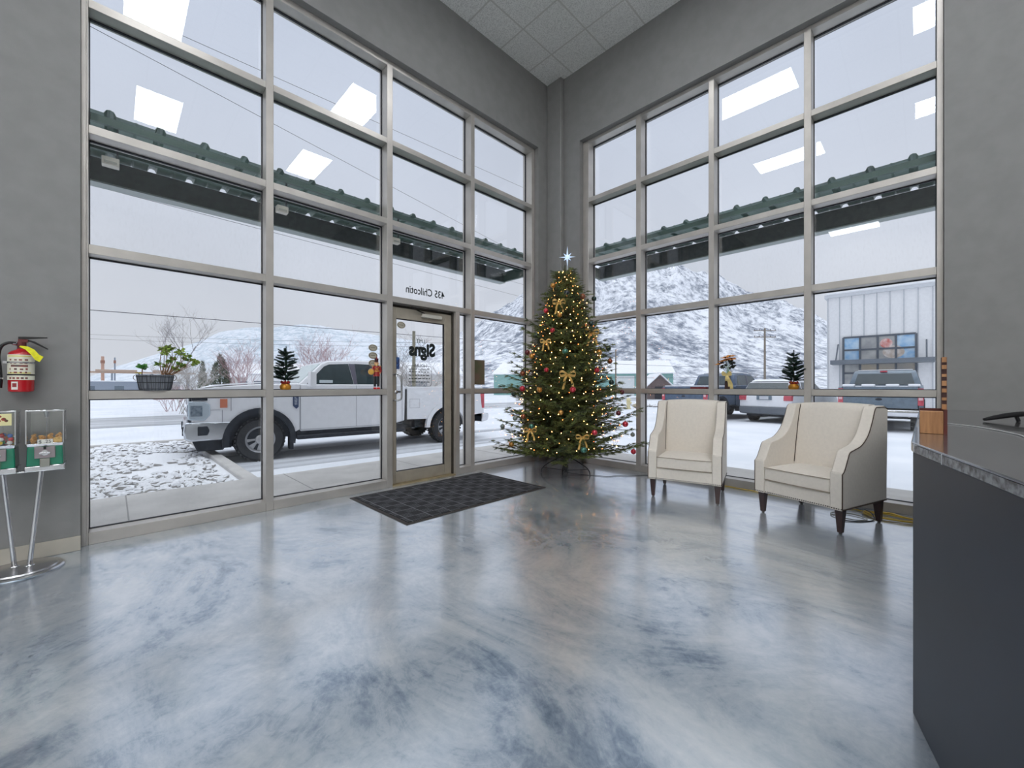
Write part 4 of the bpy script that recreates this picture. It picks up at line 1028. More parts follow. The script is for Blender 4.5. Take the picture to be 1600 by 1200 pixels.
structure(gj.build('walkway_joint', mat('joint_grey', (150, 148, 146), 0.8)))
structure(MB().box(-60, 19.5, ZG, 75, 25.5, ZG+.02).build('road', M_slush))
structure(MB().box(46, -40, ZG, 52, 19.5, ZG+.02).build('side_road', M_slush))
# wheel tracks under and behind the pickup
tr = MB(); tr.box(1.2, 7.9, ZG, 12, 8.55, ZG+.006).box(1.2, 9.9, ZG, 12, 10.5, ZG+.006)
o = tr.build('wheel_tracks', mat('packed_slush', (150, 153, 160), 0.6, c2=(214, 217, 223), vscale=1.2, stretch=(.12, 2.2, 1), bump=.3, bscale=8)); structure(o); o.rotation_euler = (0, 0, R(-2))
# rock bed with kerb
structure(MB().box(1.25, YO+1.62, -.3, 1.42, 12.2, -.04).box(-14, 12.2, -.3, 1.42, 12.36, -.05).build('kerb', M_concrete, bevel=0.02))
structure(MB().box(-14, YO+1.62, -.3, 1.25, 12.2, -.10).build('rock_bed', M_snow))

def snow_rock_mat(name, c, c2, th=0.45):
    m = bpy.data.materials.new(name); m.use_nodes = True; t = m.node_tree; p = t.nodes['Principled BSDF']
    g = t.nodes.new('ShaderNodeNewGeometry'); s_ = t.nodes.new('ShaderNodeSeparateXYZ'); t.links.new(g.outputs['Normal'], s_.inputs[0])
    tcn = t.nodes.new('ShaderNodeTexCoord'); n = t.nodes.new('ShaderNodeTexNoise'); n.inputs['Scale'].default_value = 9; n.inputs['Detail'].default_value = 4; t.links.new(g.outputs['Position'], n.inputs['Vector'])
    ad = t.nodes.new('ShaderNodeMath'); ad.operation = 'MULTIPLY_ADD'; ad.inputs[1].default_value = 0.9; t.links.new(n.outputs['Fac'], ad.inputs[0]); t.links.new(s_.outputs['Z'], ad.inputs[2])
    rp = t.nodes.new('ShaderNodeValToRGB'); rp.color_ramp.elements[0].position = min(.97, th+.48); rp.color_ramp.elements[1].position = min(1., th+.56)
    rp.color_ramp.elements[0].color = (0, 0, 0, 1); rp.color_ramp.elements[1].color = (1, 1, 1, 1)
    t.links.new(ad.outputs[0], rp.inputs[0])
    mi = t.nodes.new('ShaderNodeMix'); mi.data_type = 'RGBA'; mi.inputs[7].default_value = rgb(240, 241, 245)
    m3 = t.nodes.new('ShaderNodeMix'); m3.data_type = 'RGBA'; m3.inputs[6].default_value = rgb(*c); m3.inputs[7].default_value = rgb(*c2); t.links.new(g.outputs['Random Per Island'], m3.inputs[0])
    t.links.new(rp.outputs[0], mi.inputs[0]); t.links.new(m3.outputs[2], mi.inputs[6]); t.links.new(mi.outputs[2], p.inputs['Base Color']); p.inputs['Roughness'].default_value = .85
    return m
M_rock = snow_rock_mat('snow_dusted_rock', (132, 132, 134), (184, 180, 174), .34)
random.seed(50)
def rock(m, c, s):
    n = 7; a0 = random.random()*6; fx, fy, fz = random.uniform(.8, 1.5), random.uniform(.6, 1.0), random.uniform(.4, .7); ca, sa = math.cos(a0), math.sin(a0)
    vs = []
    for (r_, h) in ((.55, -.5), (1.0, -.1), (.85, .55), (.35, .95)):
        for k in range(n):
            a = 2*PI*k/n; q = r_*random.uniform(.78, 1.15); x, y = q*math.cos(a)*fx, q*math.sin(a)*fy
            vs.append((c[0]+s*(x*ca-y*sa), c[1]+s*(x*sa+y*ca), c[2]+s*fz*(h+random.uniform(-.12, .12))))
    fs = [(i*n+k, i*n+(k+1) % n, (i+1)*n+(k+1) % n, (i+1)*n+k) for i in range(3) for k in range(n)]+[tuple(range(3*n, 4*n))]
    m.add(vs, fs)
base_rocks = []
for k in range(8):
    m = MB(); rock(m, (0, 0, 0), 1.0); base_rocks.append(m)
spots = []
y = YO+1.70
while y < 12.1:
    x = -4.6-.35*(y-6)*0
    while x < 1.2:
        if random.random() < .88: spots.append((x+random.uniform(-.06, .06), y+random.uniform(-.06, .06)))
        x += .112
    y += .105
spots = [s for s in spots if 0.7115*s[0]-0.7027*s[1] > -1.16*(0.7027*s[0]+0.7115*s[1]) and s[0] > -3 and s[0] < 1.17 and not (noise.noise(Vector((s[0]*.8, s[1]*.8, 3))) > .40)]
spots.sort(key=lambda s: s[0]**2+s[1]**2)
rest = MB(); protos = []
for i, (x, y) in enumerate(spots):
    s = random.uniform(.042, .078)
    if i < 300:
        k = i % 8
        if len(protos) <= k:
            o = base_rocks[k].build('rock', M_rock); protos.append(o)
        else: o = protos[k].copy(); col.objects.link(o)
        o.location = (x, y, -.10+s*.18); o.scale = (s, s, s); o.rotation_euler = (random.uniform(-.3, .3), random.uniform(-.3, .3), random.uniform(0, 6.3))
        tag(o, 'snow-dusted grey rock in the rock bed outside the left window', 'rock', 'rocks in the bed by the walkway')
    else: rock(rest, (x, y, -.10+s*.18), s)
if len(rest.v): tag(rest.build('rock_field', M_rock), 'further snow-dusted rocks filling the bed up to the far kerb', 'rocks', kind='stuff')
# loose rocks at the far verge, right side
rest = MB()
for k in range(420):
    x, y = random.uniform(26, 30), random.uniform(6, 17); rock(rest, (x, y, ZG+.05), random.uniform(.08, .2))
tag(rest.build('verge_rocks', M_rock), 'strip of snowy rocks on the far side of the lot', 'rocks', kind='stuff')
o = MB(); rock(o, (0, 0, 0), .42); o = o.build('boulder', mat('tan_boulder', (172, 162, 140), .8, vary=.15)); o.location = (24.6, 13.1, ZG+.12); tag(o, 'tan boulder in the snow seen left of the front-on armchair', 'boulder')
bo = empty('hydrant', (23.0, 12.9, ZG)); tag(bo, 'cream yellow hydrant post in the snow right of the Christmas tree', 'hydrant')
M_cr = mat('cream_paint', (226, 214, 170), .5)
MB().lathe([(.16, 0), (.16, .06), (.11, .08), (.11, .52), (.15, .54), (.15, .58), (.11, .66), (.03, .72), (.001, .73)], n=16).build('barrel', M_cr, bo, smooth=True)
MB().tube([(-.2, 0, .42), (.2, 0, .42)], .05, 10).tube([(0, -.2, .40), (0, 0, .40)], .06, 10).build('outlets', M_cr, bo, smooth=True)

# ================================================================== CANOPY
M_can = mat('green_canopy_metal', (84, 112, 102), 0.35, 0.2, vary=0.25, vscale=3)
M_fas = mat('dark_fascia_inside', (62, 70, 72), 0.6, vary=.25, vscale=20)
def canopy(axis, a0, a1, near, off, label, r0):
    cn_ = empty('canopy'); tag(cn_, label, 'canopy')
    W_ = 1.12; z0, z1 = 3.425, 3.49; P = 0.314
    prof = []; s = r0
    while s > a0: s -= P
    xs = []
    while s < a1+.01:
        for dx, dz in ((-.036, 0), (-.020, .032), (.0, .038), (.020, .032), (.036, 0), (.145, 0), (.157, .006), (.169, 0)):
            x = s+dx
            if a0 <= x <= a1: xs.append((x, dz))
        s += P
    m = MB(); vs = []
    for (x, dz) in xs:
        for (d_, z_) in ((0, z0), (W_, z1)):
            q = (x, near+d_, z_+dz) if axis == 'x' else (near+d_, x, z_+dz)
            vs += [q, (q[0], q[1], q[2]+.0025)]
    fs = []
    for i in range(len(xs)-1):
        a, b = 4*i, 4*i+4
        fs += [(a, a+2, b+2, b), (a+1, b+1, b+3, a+3), (a, b, b+1, a+1), (a+2, a+3, b+3, b+2)]
    m.add(vs, fs); m.build('ribbed_roof_sheet', M_can, cn_)
    def B(m_, a, b, c, d, e, f):   # along, out, z
        return m_.box(a, near+b, c, d, near+e, f) if axis == 'x' else m_.box(near+b, a, c, near+e, d, f)
    f = MB(); B(f, a0, W_-.03, 3.245, a1, W_+.02, 3.478); f.build('fascia', M_fas, cn_)
    g = MB(); B(g, a0, W_+.02, 3.235, a1, W_+.11, 3.245); B(g, a0, W_-.045, 3.23, a1, W_+.11, 3.2455); g.build('drip_edge', mat('pale_green_gutter', (150, 160, 158), .4, .3), cn_)
    g = MB(); B(g, a0, .62, 3.375, a1, .66, 3.455); B(g, a0, .0, 3.34, a1, .03, 3.40); 
    e_ = a1 if a1 > a0 else a0
    B(g, a1-.05, 0, 3.245, a1, W_, 3.43)
    g.build('purlin', mat('dark_green_purlin', (66, 88, 82), .45, .2), cn_)
    c = MB(); s = r0
    while s > a0+.05: s -= P
    while s < a1:
        if s > a0+.05: 
            q = (s, near+.01, z0) if axis == 'x' else (near+.01, s, z0)
            c.tube([(q[0]+(dx if axis == 'x' else 0), q[1]+(dx if axis == 'y' else 0), q[2]+dz+.003) for dx, dz in ((-.037, 0), (-.021, .033), (0, .040), (.021, .033), (.037, 0))], .003, 5)
        s += P
    c.build('closure_strip', mat('pale_closure', (140, 150, 146), .6), cn_)
    return cn_
canopy('x', -3.0, 5.50, YO, 0, 'green ribbed metal canopy over the walkway outside the left window', 0.614)
canopy('y', -4.0, 4.35, XO, 0, 'green ribbed metal canopy outside the right window', 1.0)
for i, (x, lb) in enumerate(((-.012, 'white box lamp under the left canopy above the first pane'), (1.32, 'white box lamp under the left canopy above the second pane'), (2.675, 'white box lamp under the left canopy above the door'))):
    o = empty('canopy_lamp', (x, 4.92, 3.13)); tag(o, lb, 'lamp', 'box lamps under the left canopy')
    MB().box(-.055, -.04, -.035, .055, .04, .035).build('housing', mat('off_white_housing', (214, 210, 198), .5), o, bevel=.006)
    MB().box(-.04, -.045, -.022, .04, -.039, -.004).build('lens', mat('grey_lens', (170, 170, 160), .3), o)
    MB().box(.035, -.01, .033, .05, .01, .306).build('stem', M_fas, o)

# ================================================================== VEHICLES
M_hub = mat('dirty_alloy', (186, 187, 190), 0.35, 0.6, vary=.1)
def arc_pts(cx_, cz_, r_, a0, a1, n): return [(cx_+r_*math.cos(R(a0+(a1-a0)*k/n)), cz_+r_*math.sin(R(a0+(a1-a0)*k/n))) for k in range(n+1)]
def wheel(parent, x, y, r_=.415, w_=.27, face=-1, name='wheel'):
    o = MB().lathe([(r_*.60, -w_/2), (r_*.90, -w_/2), (r_*.985, -w_*.40), (r_, -w_*.25), (r_, w_*.25), (r_*.985, w_*.40), (r_*.90, w_/2), (r_*.60, w_/2), (r_*.58, 0), (r_*.60, -w_/2)], (0, 0, 0), 36, axis='y', cap=False).build(name, M_rubber, parent, smooth=True, angle=35)
    tz = MB()
    for k in range(36):
        a = R(k*10); 
        for j, yy in enumerate((-w_*.44, -w_*.16, w_*.16, w_*.44)):
            aa = a+R(5*(j % 2)); c_, s_ = math.cos(aa), math.sin(aa); t_ = Vector((-s_, 0, c_)); n_ = Vector((c_, 0, s_)); q = n_*r_*(1.0 if j in (1, 2) else .985)+Vector((0, yy, 0))
            u_, v_, w__ = t_*.020, Vector((0, w_*.10, 0)), n_*.012
            vs = [q+sx*u_+sy*v_+sz*w__ for sz in (-1, 1) for sx, sy in ((-1, -1), (1, -1), (1, 1), (-1, 1))]
            tz.add(vs, [(0, 3, 2, 1), (4, 5, 6, 7), (0, 1, 5, 4), (1, 2, 6, 5), (2, 3, 7, 6), (3, 0, 4, 7)])
    tz.build('tread', M_rubber, o)
    f = face*w_/2
    h = MB().lathe([(.001, f*.55), (r_*.50, f*.5), (r_*.52, f*.75), (r_*.60, f*.98), (r_*.62, f*.98), (r_*.63, f*.8)], (0, 0, 0), 32, axis='y', cap=False).build('rim', M_hub, o, smooth=True, angle=40)
    dkk = MB(); 
    for k in range(8):
        a = R(k*45+22); 
        for (r0, r1, hw_) in ((r_*.22, r_*.50, .030),):
            c_, s_ = math.cos(a), math.sin(a); p0 = Vector((c_*r0, 0, s_*r0)); p1_ = Vector((c_*r1, 0, s_*r1)); t_ = Vector((-s_, 0, c_)); yv = Vector((0, f*.66, 0)); yv2 = Vector((0, f*.50, 0))
            dkk.add([p0-t_*hw_*.5+yv, p1_-t_*hw_+yv, p1_+t_*hw_+yv, p0+t_*hw_*.5+yv, p0-t_*hw_*.5+yv2, p1_-t_*hw_+yv2, p1_+t_*hw_+yv2, p0+t_*hw_*.5+yv2], [(0, 1, 2, 3), (7, 6, 5, 4), (0, 4, 5, 1), (1, 5, 6, 2), (2, 6, 7, 3), (3, 7, 4, 0)])
    dkk.build('rim_window', M_navy, h)
    MB().lathe([(r_*.20, f*.5), (r_*.19, f*.95), (r_*.12, f*1.02), (.001, f*1.02)], (0, 0, 0), 18, axis='y').build('hub_cap', M_hub, h, smooth=True)
    o.location = (x, y, r_); return o

def pickup(parent, paint, detail=True, snow_top=True):
    Wt = 2.03; W0, W1 = .015, 2.015
    ax_f, ax_r, wr_ = 1.05, 5.12, .415
    # front clip: fender and hood
    fp = [(.02, .80), (.02, 1.16), (.05, 1.30), (.12, 1.38), (.42, 1.42), (1.0, 1.455), (1.68, 1.47), (1.72, 1.47), (1.72, .56), (1.60, .50)]+arc_pts(ax_f, .43, .54, 8, 172, 14)[0:]+[(.42, .62), (.10, .80)]
    MB().prism(fp, W0, W1, 'y').build('front_fender', paint, parent, bevel=.03, seg=3)
    hm = MB(); hm.prism([(.14, 1.36), (.45, 1.425), (1.1, 1.475), (1.78, 1.50), (1.78, 1.40), (.16, 1.30)], .16, 1.87, 'y'); hm.build('hood', paint, parent, bevel=.03, seg=3)
    # cab lower body with doors
    MB().prism([(1.725, .52), (3.55, .52), (3.97, .62), (3.99, 1.40), (3.93, 1.47), (1.725, 1.47)], W0, W1, 'y').build('cab_body', paint, parent, bevel=.025, seg=3)
    # greenhouse: outline tapers inward towards the roof
    def taper(pts, y0, y1, k0=1.42, k1=2.0, inset=.16):
        res = []
        for s in (0, 1):
            for (x, z) in pts:
                t = max(0, (z-k0)/(k1-k0)); yy = (y0+inset*t) if s == 0 else (y1-inset*t); res.append((x, yy, z))
        return res
    def tprism(pts, y0, y1, name, mt, bev=0, par=None, lab=None):
        n = len(pts); vs = taper(pts, y0, y1); m_ = MB(); m_.add(vs, [tuple(range(n)), tuple(range(n, 2*n))[::-1]]+[(i, n+i, n+(i+1) % n, (i+1) % n) for i in range(n)])
        return m_.build(name, mt, par or parent, bevel=bev, seg=3)
    gh = [(1.66, 1.42), (1.74, 1.50), (2.16, 1.90), (2.30, 1.97), (2.9, 2.01), (3.45, 2.0), (3.72, 1.95), (3.78, 1.90), (3.93, 1.45), (3.93, 1.42)]
    tprism(gh, W0+.03, W1-.03, 'cab_roof', paint, .03)
    # side windows
    for s in (0, 1):
        y0 = W0+.03; pan = []
        for pts, nm in (([(1.86, 1.475), (1.95, 1.57), (2.22, 1.85), (2.32, 1.895), (2.72, 1.92), (2.80, 1.475)], 'front_side_window'), ([(2.88, 1.475), (2.86, 1.925), (3.40, 1.915), (3.56, 1.86), (3.72, 1.475)], 'rear_side_window')):
            m_ = MB(); n = len(pts); vs = []
            for off in (-.008, .02):
                for (x, z) in pts:
                    t = (z-1.42)/.58; yy = y0+.16*t+off
                    vs.append((x, yy if s == 0 else (W0+W1)-yy, z))
            fs = [tuple(range(n)), tuple(range(n, 2*n))[::-1]]+[(i, n+i, n+(i+1) % n, (i+1) % n) for i in range(n)]
            m_.add(vs, fs); m_.build(nm, M_dark_glass, parent)
        m_ = MB(); t1 = (1.90-1.42)/.58
        yA_, yB_ = y0+.16*.095-.010, y0+.16*t1-.010
        vs = [(2.81, yA_, 1.475), (2.875, yA_, 1.475), (2.855, yB_, 1.92), (2.73, yB_, 1.92)]; vs = [(v[0], v[1] if s == 0 else W0+W1-v[1], v[2]) for v in vs]
        vs += [(v[0], v[1]+.01*(1 if s == 0 else -1), v[2]) for v in vs]
        m_.add(vs, [(0, 1, 2, 3), (7, 6, 5, 4), (0, 4, 5, 1), (1, 5, 6, 2), (2, 6, 7, 3), (3, 7, 4, 0)]); m_.build('door_pillar', mat('plum_black_trim', (92, 90, 104), .5), parent)
    # windscreen and rear window
    m_ = MB(); m_.add([(1.755, .16, 1.50), (1.755, 1.87, 1.50), (2.165, 1.76, 1.895), (2.165, .27, 1.895), (1.775, .16, 1.48), (1.775, 1.87, 1.48), (2.185, 1.76, 1.875), (2.185, .27, 1.875)], [(3, 2, 1, 0), (4, 5, 6, 7), (0, 1, 5, 4), (2, 3, 7, 6), (1, 2, 6, 5), (3, 0, 4, 7)])
    for v in range(len(m_.v)): m_.v[v] = (m_.v[v][0]-.014, m_.v[v][1], m_.v[v][2]+.012)
    m_.build('windscreen', mat('misted_windscreen', (196, 210, 210), .15, spec=.8, vary=.06), parent)
    m_ = MB(); m_.add([(3.945, .22, 1.50), (3.945, 1.81, 1.50), (3.80, 1.72, 1.88), (3.80, .31, 1.88), (3.92, .22, 1.50), (3.92, 1.81, 1.50), (3.77, 1.72, 1.88), (3.77, .31, 1.88)], [(0, 1, 2, 3), (7, 6, 5, 4), (0, 4, 5, 1), (2, 6, 7, 3), (1, 5, 6, 2), (3, 7, 4, 0)])
    m_.build('rear_window', M_dark_glass, parent)
    # bed
    bp = [(4.03, .64), (4.03, 1.42), (6.20, 1.42), (6.24, 1.38), (6.27, .70), (5.75, .66)]+arc_pts(ax_r, .43, .52, 22, 158, 12)+[(4.50, .63)]
    MB().prism(bp, W0, W0+.10, 'y').prism(bp, W1-.10, W1, 'y').box(4.03, W0+.1, 1.0, 4.08, W1-.1, 1.42).box(4.03, W0+.1, .85, 6.2, W1-.1, .95).build('cargo_bed', paint, parent, bevel=.012)
    tg_ = MB().box(6.20, W0+.12, .74, 6.26, W1-.12, 1.42).build('tailgate', paint, parent, bevel=.012)
    MB().box(6.255, .80, 1.18, 6.275, 1.23, 1.26).build('tailgate_handle', M_black, tg_)
    MB().lathe([(.001, 6.262), (.075, 6.262), (.085, 6.268), (.075, 6.272), (.001, 6.272)], (0, 1.015, 1.02), 20, axis='x', sy=.45).build('tailgate_badge', M_navy, tg_)
    for y0, y1 in ((W0-.004, W0+.125), (W1-.125, W1+.004)):
        MB().prism([(6.13, 1.36), (6.285, 1.36), (6.285, .84), (6.20, .84)], y0, y1, 'y').build('tail_lamp', M_red_lens, parent, bevel=.01)
        MB().box(6.20, y0+.02, 1.0, 6.290, y1-.02, 1.1).build('reversing_lamp', mat('pale_pink_lens', (226, 190, 192), .2), parent)
    rb = MB().prism([(6.20, .46), (6.40, .50), (6.44, .60), (6.42, .70), (6.22, .70)], .02, 2.01, 'y').build('rear_bumper', M_chrome, parent, bevel=.02)
    MB().box(6.42, .82, .52, 6.45, 1.21, .66).build('number_plate', mat('plate_white', (206, 208, 214), .5), rb)
    MB().box(6.28, .96, .38, 6.5, 1.07, .44).build('tow_hitch', M_navy, rb)
    # underbody
    ub = MB().box(.5, .35, .42, 6.2, 1.68, .62).box(.30, .10, .30, .60, 1.93, .48).tube([(5.12, .25, .42), (5.12, 1.78, .42)], .07, 10).ball((5.12, 1.0, .42), .17, 12, 8).tube([(4.2, .55, .45), (6.1, .55, .42)], .05, 8).box(4.3, .18, .42, 4.9, .5, .62)
    ub.build('underbody', M_navy, parent)
    wl_ = MB()
    for ax_ in (ax_f, ax_r):
        wl_.prism(arc_pts(ax_, .43, .58, 0, 180, 16)[::1]+[(ax_-.5, .45), (ax_+.5, .45)][0:0], .08, .12+.24, 'y'); wl_.prism(arc_pts(ax_, .43, .58, 0, 180, 16), W1-.36, W1-.08, 'y')
    wl_.build('wheel_well', M_navy, parent)
    for ax_, a0, a1 in ((ax_f, -12, 190), (ax_r, 0, 180)):
        for s in (0, 1):
            ro, ri = .60, .50; o_ = arc_pts(ax_, .42, ro, a0, a1, 20); i_ = arc_pts(ax_, .42, ri, a0, a1, 20)
            m_ = MB(); ya, yb = (W0-.035, W0+.06) if s == 0 else (W1-.06, W1+.035)
            for k in range(20): m_.prism([o_[k], o_[k+1], i_[k+1], i_[k]], ya, yb, 'y')
            m_.build('wheel_arch_flare', M_navy if ax_ == ax_f or not detail else paint, parent)
            MB().box(ax_+.50, ya+.02, .18, ax_+.56, ya+.26 if s == 0 else yb, .50).build('mud_flap', M_navy, parent) if ax_ == ax_f else None
    for ax_ in (ax_f, ax_r):
        wheel(parent, ax_, W0+.15, wr_, .27, -1); wheel(parent, ax_, W1-.15, wr_, .27, 1)
    for s in (0, 1):
        y0 = W0-.10 if s == 0 else W1-.06
        MB().box(1.66, y0, .37, 3.95, y0+.16, .45).build('running_board', M_navy, parent, bevel=.02)
        MB().box(1.66, (W0+.01 if s == 0 else W1-.05), .44, 3.98, (W0+.05 if s == 0 else W1-.01), .545).build('rocker_panel', M_navy, parent)
    # door seams, handles
    sm_ = MB()
    for s in (0, 1):
        ya, yb = (W0-.0015, W0+.002) if s == 0 else (W1-.002, W1+.0015)
        for x in (1.735, 2.84, 3.90): sm_.box(x, ya, .56, x+.008, yb, 1.45)
        sm_.box(1.735, ya, .555, 3.9, yb, .562)
        if s == 0: sm_.box(4.10, ya, .91, 4.36, yb, .915).box(4.10, ya, 1.12, 4.36, yb, 1.125).box(4.10, ya, .91, 4.105, yb, 1.12).box(4.355, ya, .91, 4.36, yb, 1.12)
    sm_.build('panel_seam', mat('seam_grey', (120, 124, 132), .6), parent)
    MB().box(3.992, W0+.004, .64, 4.028, W1-.004, 1.36).build('bed_gap', M_navy, parent)
    for x in (2.58, 3.64):
        for yy in (W0-.03, W1+.005): MB().box(x, yy, 1.28, x+.22, yy+.025, 1.32).build('door_handle', M_navy, parent, bevel=.008)
    if detail:
        # nose
        gl_ = MB().box(-.02, .34, .82, .10, 1.69, 1.30).build('grille', M_navy, parent)
        gb = MB()
        for z_ in (.90, 1.06, 1.22): gb.box(-.045, .36, z_-.035, -.01, 1.67, z_+.03)
        gb.box(-.04, .34, .82, .0, .40, 1.31).box(-.04, 1.63, .82, .0, 1.69, 1.31); gb.build('grille_bar', M_white_paint, gl_, bevel=.008)
        for s in (0, 1):
            f_ = lambda y: y if s == 0 else 2.03-y
            hl_ = MB().prism([(-.03, .84), (-.03, 1.16), (.20, 1.16), (.28, 1.10), (.28, .92), (.20, .82)], min(f_(-.004), f_(.34)), max(f_(-.004), f_(.34)), 'y').build('headlamp', mat('headlamp_surround', (188, 200, 210), .2, .3), parent, bevel=.015)
            MB().box(.0, f_(-.010), .90, .17, f_(.01), 1.09).box(-.04, f_(.06), .90, -.02, f_(.28), 1.10).build('headlamp_lens', mat('smoked_headlamp_lens', (84, 98, 112), .2, c2=(130, 142, 152), vscale=18), hl_, bevel=.01)
            MB().box(.02, f_(-.006), 1.175, .24, f_(.2), 1.215).box(.03, f_(-.006), 1.235, .22, f_(.2), 1.265).build('upper_lamp_bar', M_navy, hl_, bevel=.004)
            MB().prism([(.42, 1.20), (.53, 1.20), (.53, 1.04), (.42, 1.04)], min(f_(-.012), f_(.01)), max(f_(-.012), f_(.01)), 'y').build('side_marker_lamp', M_amber, hl_, bevel=.006)
            sm2 = MB(); ya, yb = min(f_(-.003), f_(.002)), max(f_(-.003), f_(.002)); sm2.box(.58, ya, .98, .588, yb, 1.30).box(.45, ya, .62, .457, yb, 1.0).box(.28, ya, 1.0, .42, yb, 1.006); sm2.build('fender_seam', mat('seam_grey', (0, 0, 0)), parent)
            sb = MB().prism([(1.64, 1.32), (1.70, 1.32), (1.70, 1.02), (1.66, .98), (1.60, 1.04), (1.60, 1.22)], min(f_(-.006), f_(.01)), max(f_(-.006), f_(.01)), 'y').build('fender_badge', mat('fender_badge_navy', (54, 70, 104), .4), parent)
            MB().box(1.625, f_(-.010), 1.06, 1.675, f_(-.004), 1.28).build('badge_insert', mat('badge_silver', (170, 176, 186), .4, c2=(70, 84, 112), vscale=60), sb)
            # front bumper end, fog lamp
        fb = MB().prism([(-.08, .50), (-.10, .62), (-.08, .79), (.10, .80), (.60, .78), (.56, .55), (.46, .46), (.0, .46)], -.01, 2.04, 'y').build('front_bumper', mat('bright_bumper', (206, 210, 216), .12, .85), parent, bevel=.03, seg=3)
        for s in (0, 1):
            f_ = lambda y: y if s == 0 else 2.03-y
            fl_ = MB().prism([(.10, .56), (.10, .72), (.24, .72), (.27, .64), (.24, .56)], min(f_(-.022), f_(.02)), max(f_(-.022), f_(.02)), 'y').build('fog_lamp', M_navy, fb, bevel=.01)
            MB().box(-.11, f_(.15), .56, -.08, f_(.42), .70).build('bumper_vent', M_navy, fb)
        MB().prism([(.02, .47), (.52, .47), (.48, .27), (.10, .27)], .06, 1.97, 'y').build('air_dam', M_navy, parent, bevel=.02)
        # mirrors
        for s in (0, 1):
            f_ = lambda y: y if s == 0 else 2.03-y
            MB().tube([(1.93, f_(.06), 1.50), (1.90, f_(-.16), 1.50)], .022, 8).box(1.84, f_(-.34), 1.42, 1.95, f_(-.12), 1.72).build('towing_mirror', paint, parent, bevel=.02)
        MB().box(2.10, W0+.02, 1.50, 2.36, W0+.03, 1.56).build('window_sticker', mat('pale_sticker', (196, 206, 210), .5), parent)

wp_ = empty('pickup_truck', (.96, 8.92, ZG), R(-5)); tag(wp_, 'white crew cab pickup parked broadside outside the left window and door', 'pickup truck')
pickup(wp_, M_white_paint)
m = MB(); m.prism([(.20, 1.405), (.5, 1.445), (1.1, 1.492), (1.70, 1.515), (1.70, 1.53), (1.0, 1.51), (.4, 1.46)], .22, 1.80, 'y').build('hood_snow', M_snow, wp_)

M_slate = mat('slate_blue_paint', (104, 120, 134), 0.35, coat=.4, vary=.12)
dp = empty('pickup_truck', (23.5, 1.97, ZG), R(180)); tag(dp, 'slate blue pickup with snow patches on its bed, seen from behind beside the counter', 'pickup truck')
pickup(dp, M_slate, detail=False)
m = MB()
for (a, b) in ((.12, .42), (.60, .92), (1.18, 1.48), (1.68, 1.95)): m.box(5.9, a, 1.42, 6.25, b, 1.50)
m.box(4.2, .1, 1.40, 5.9, 1.93, 1.44); m.build('bed_snow', M_snow, dp, bevel=.02)
MB().prism([(2.3, 1.975), (2.9, 2.015), (3.45, 2.005), (3.45, 2.03), (2.9, 2.05), (2.3, 2.0)], .28, 1.75, 'y').build('roof_snow', M_snow, dp, bevel=.01)
MB().box(3.62, .92, 1.935, 3.80, 1.11, 1.985).build('high_brake_lamp', M_red_lens, dp)
M_ink_blue = mat('deep_blue_paint', (74, 92, 116), 0.35, coat=.4, vary=.12)
dq = empty('pickup_truck', (23.3, 6.9, ZG), R(170)); tag(dq, 'dark blue pickup with snowy roof behind the front-on armchair', 'pickup truck')
pickup(dq, M_ink_blue, detail=False)
m = MB(); m.prism([(2.3, 1.975), (2.9, 2.015), (3.45, 2.005), (3.45, 2.05), (2.9, 2.07), (2.3, 2.02)], .28, 1.75, 'y'); m.box(4.1, .1, 1.41, 6.2, 1.93, 1.46); m.build('snow_cover', M_snow, dq, bevel=.01)

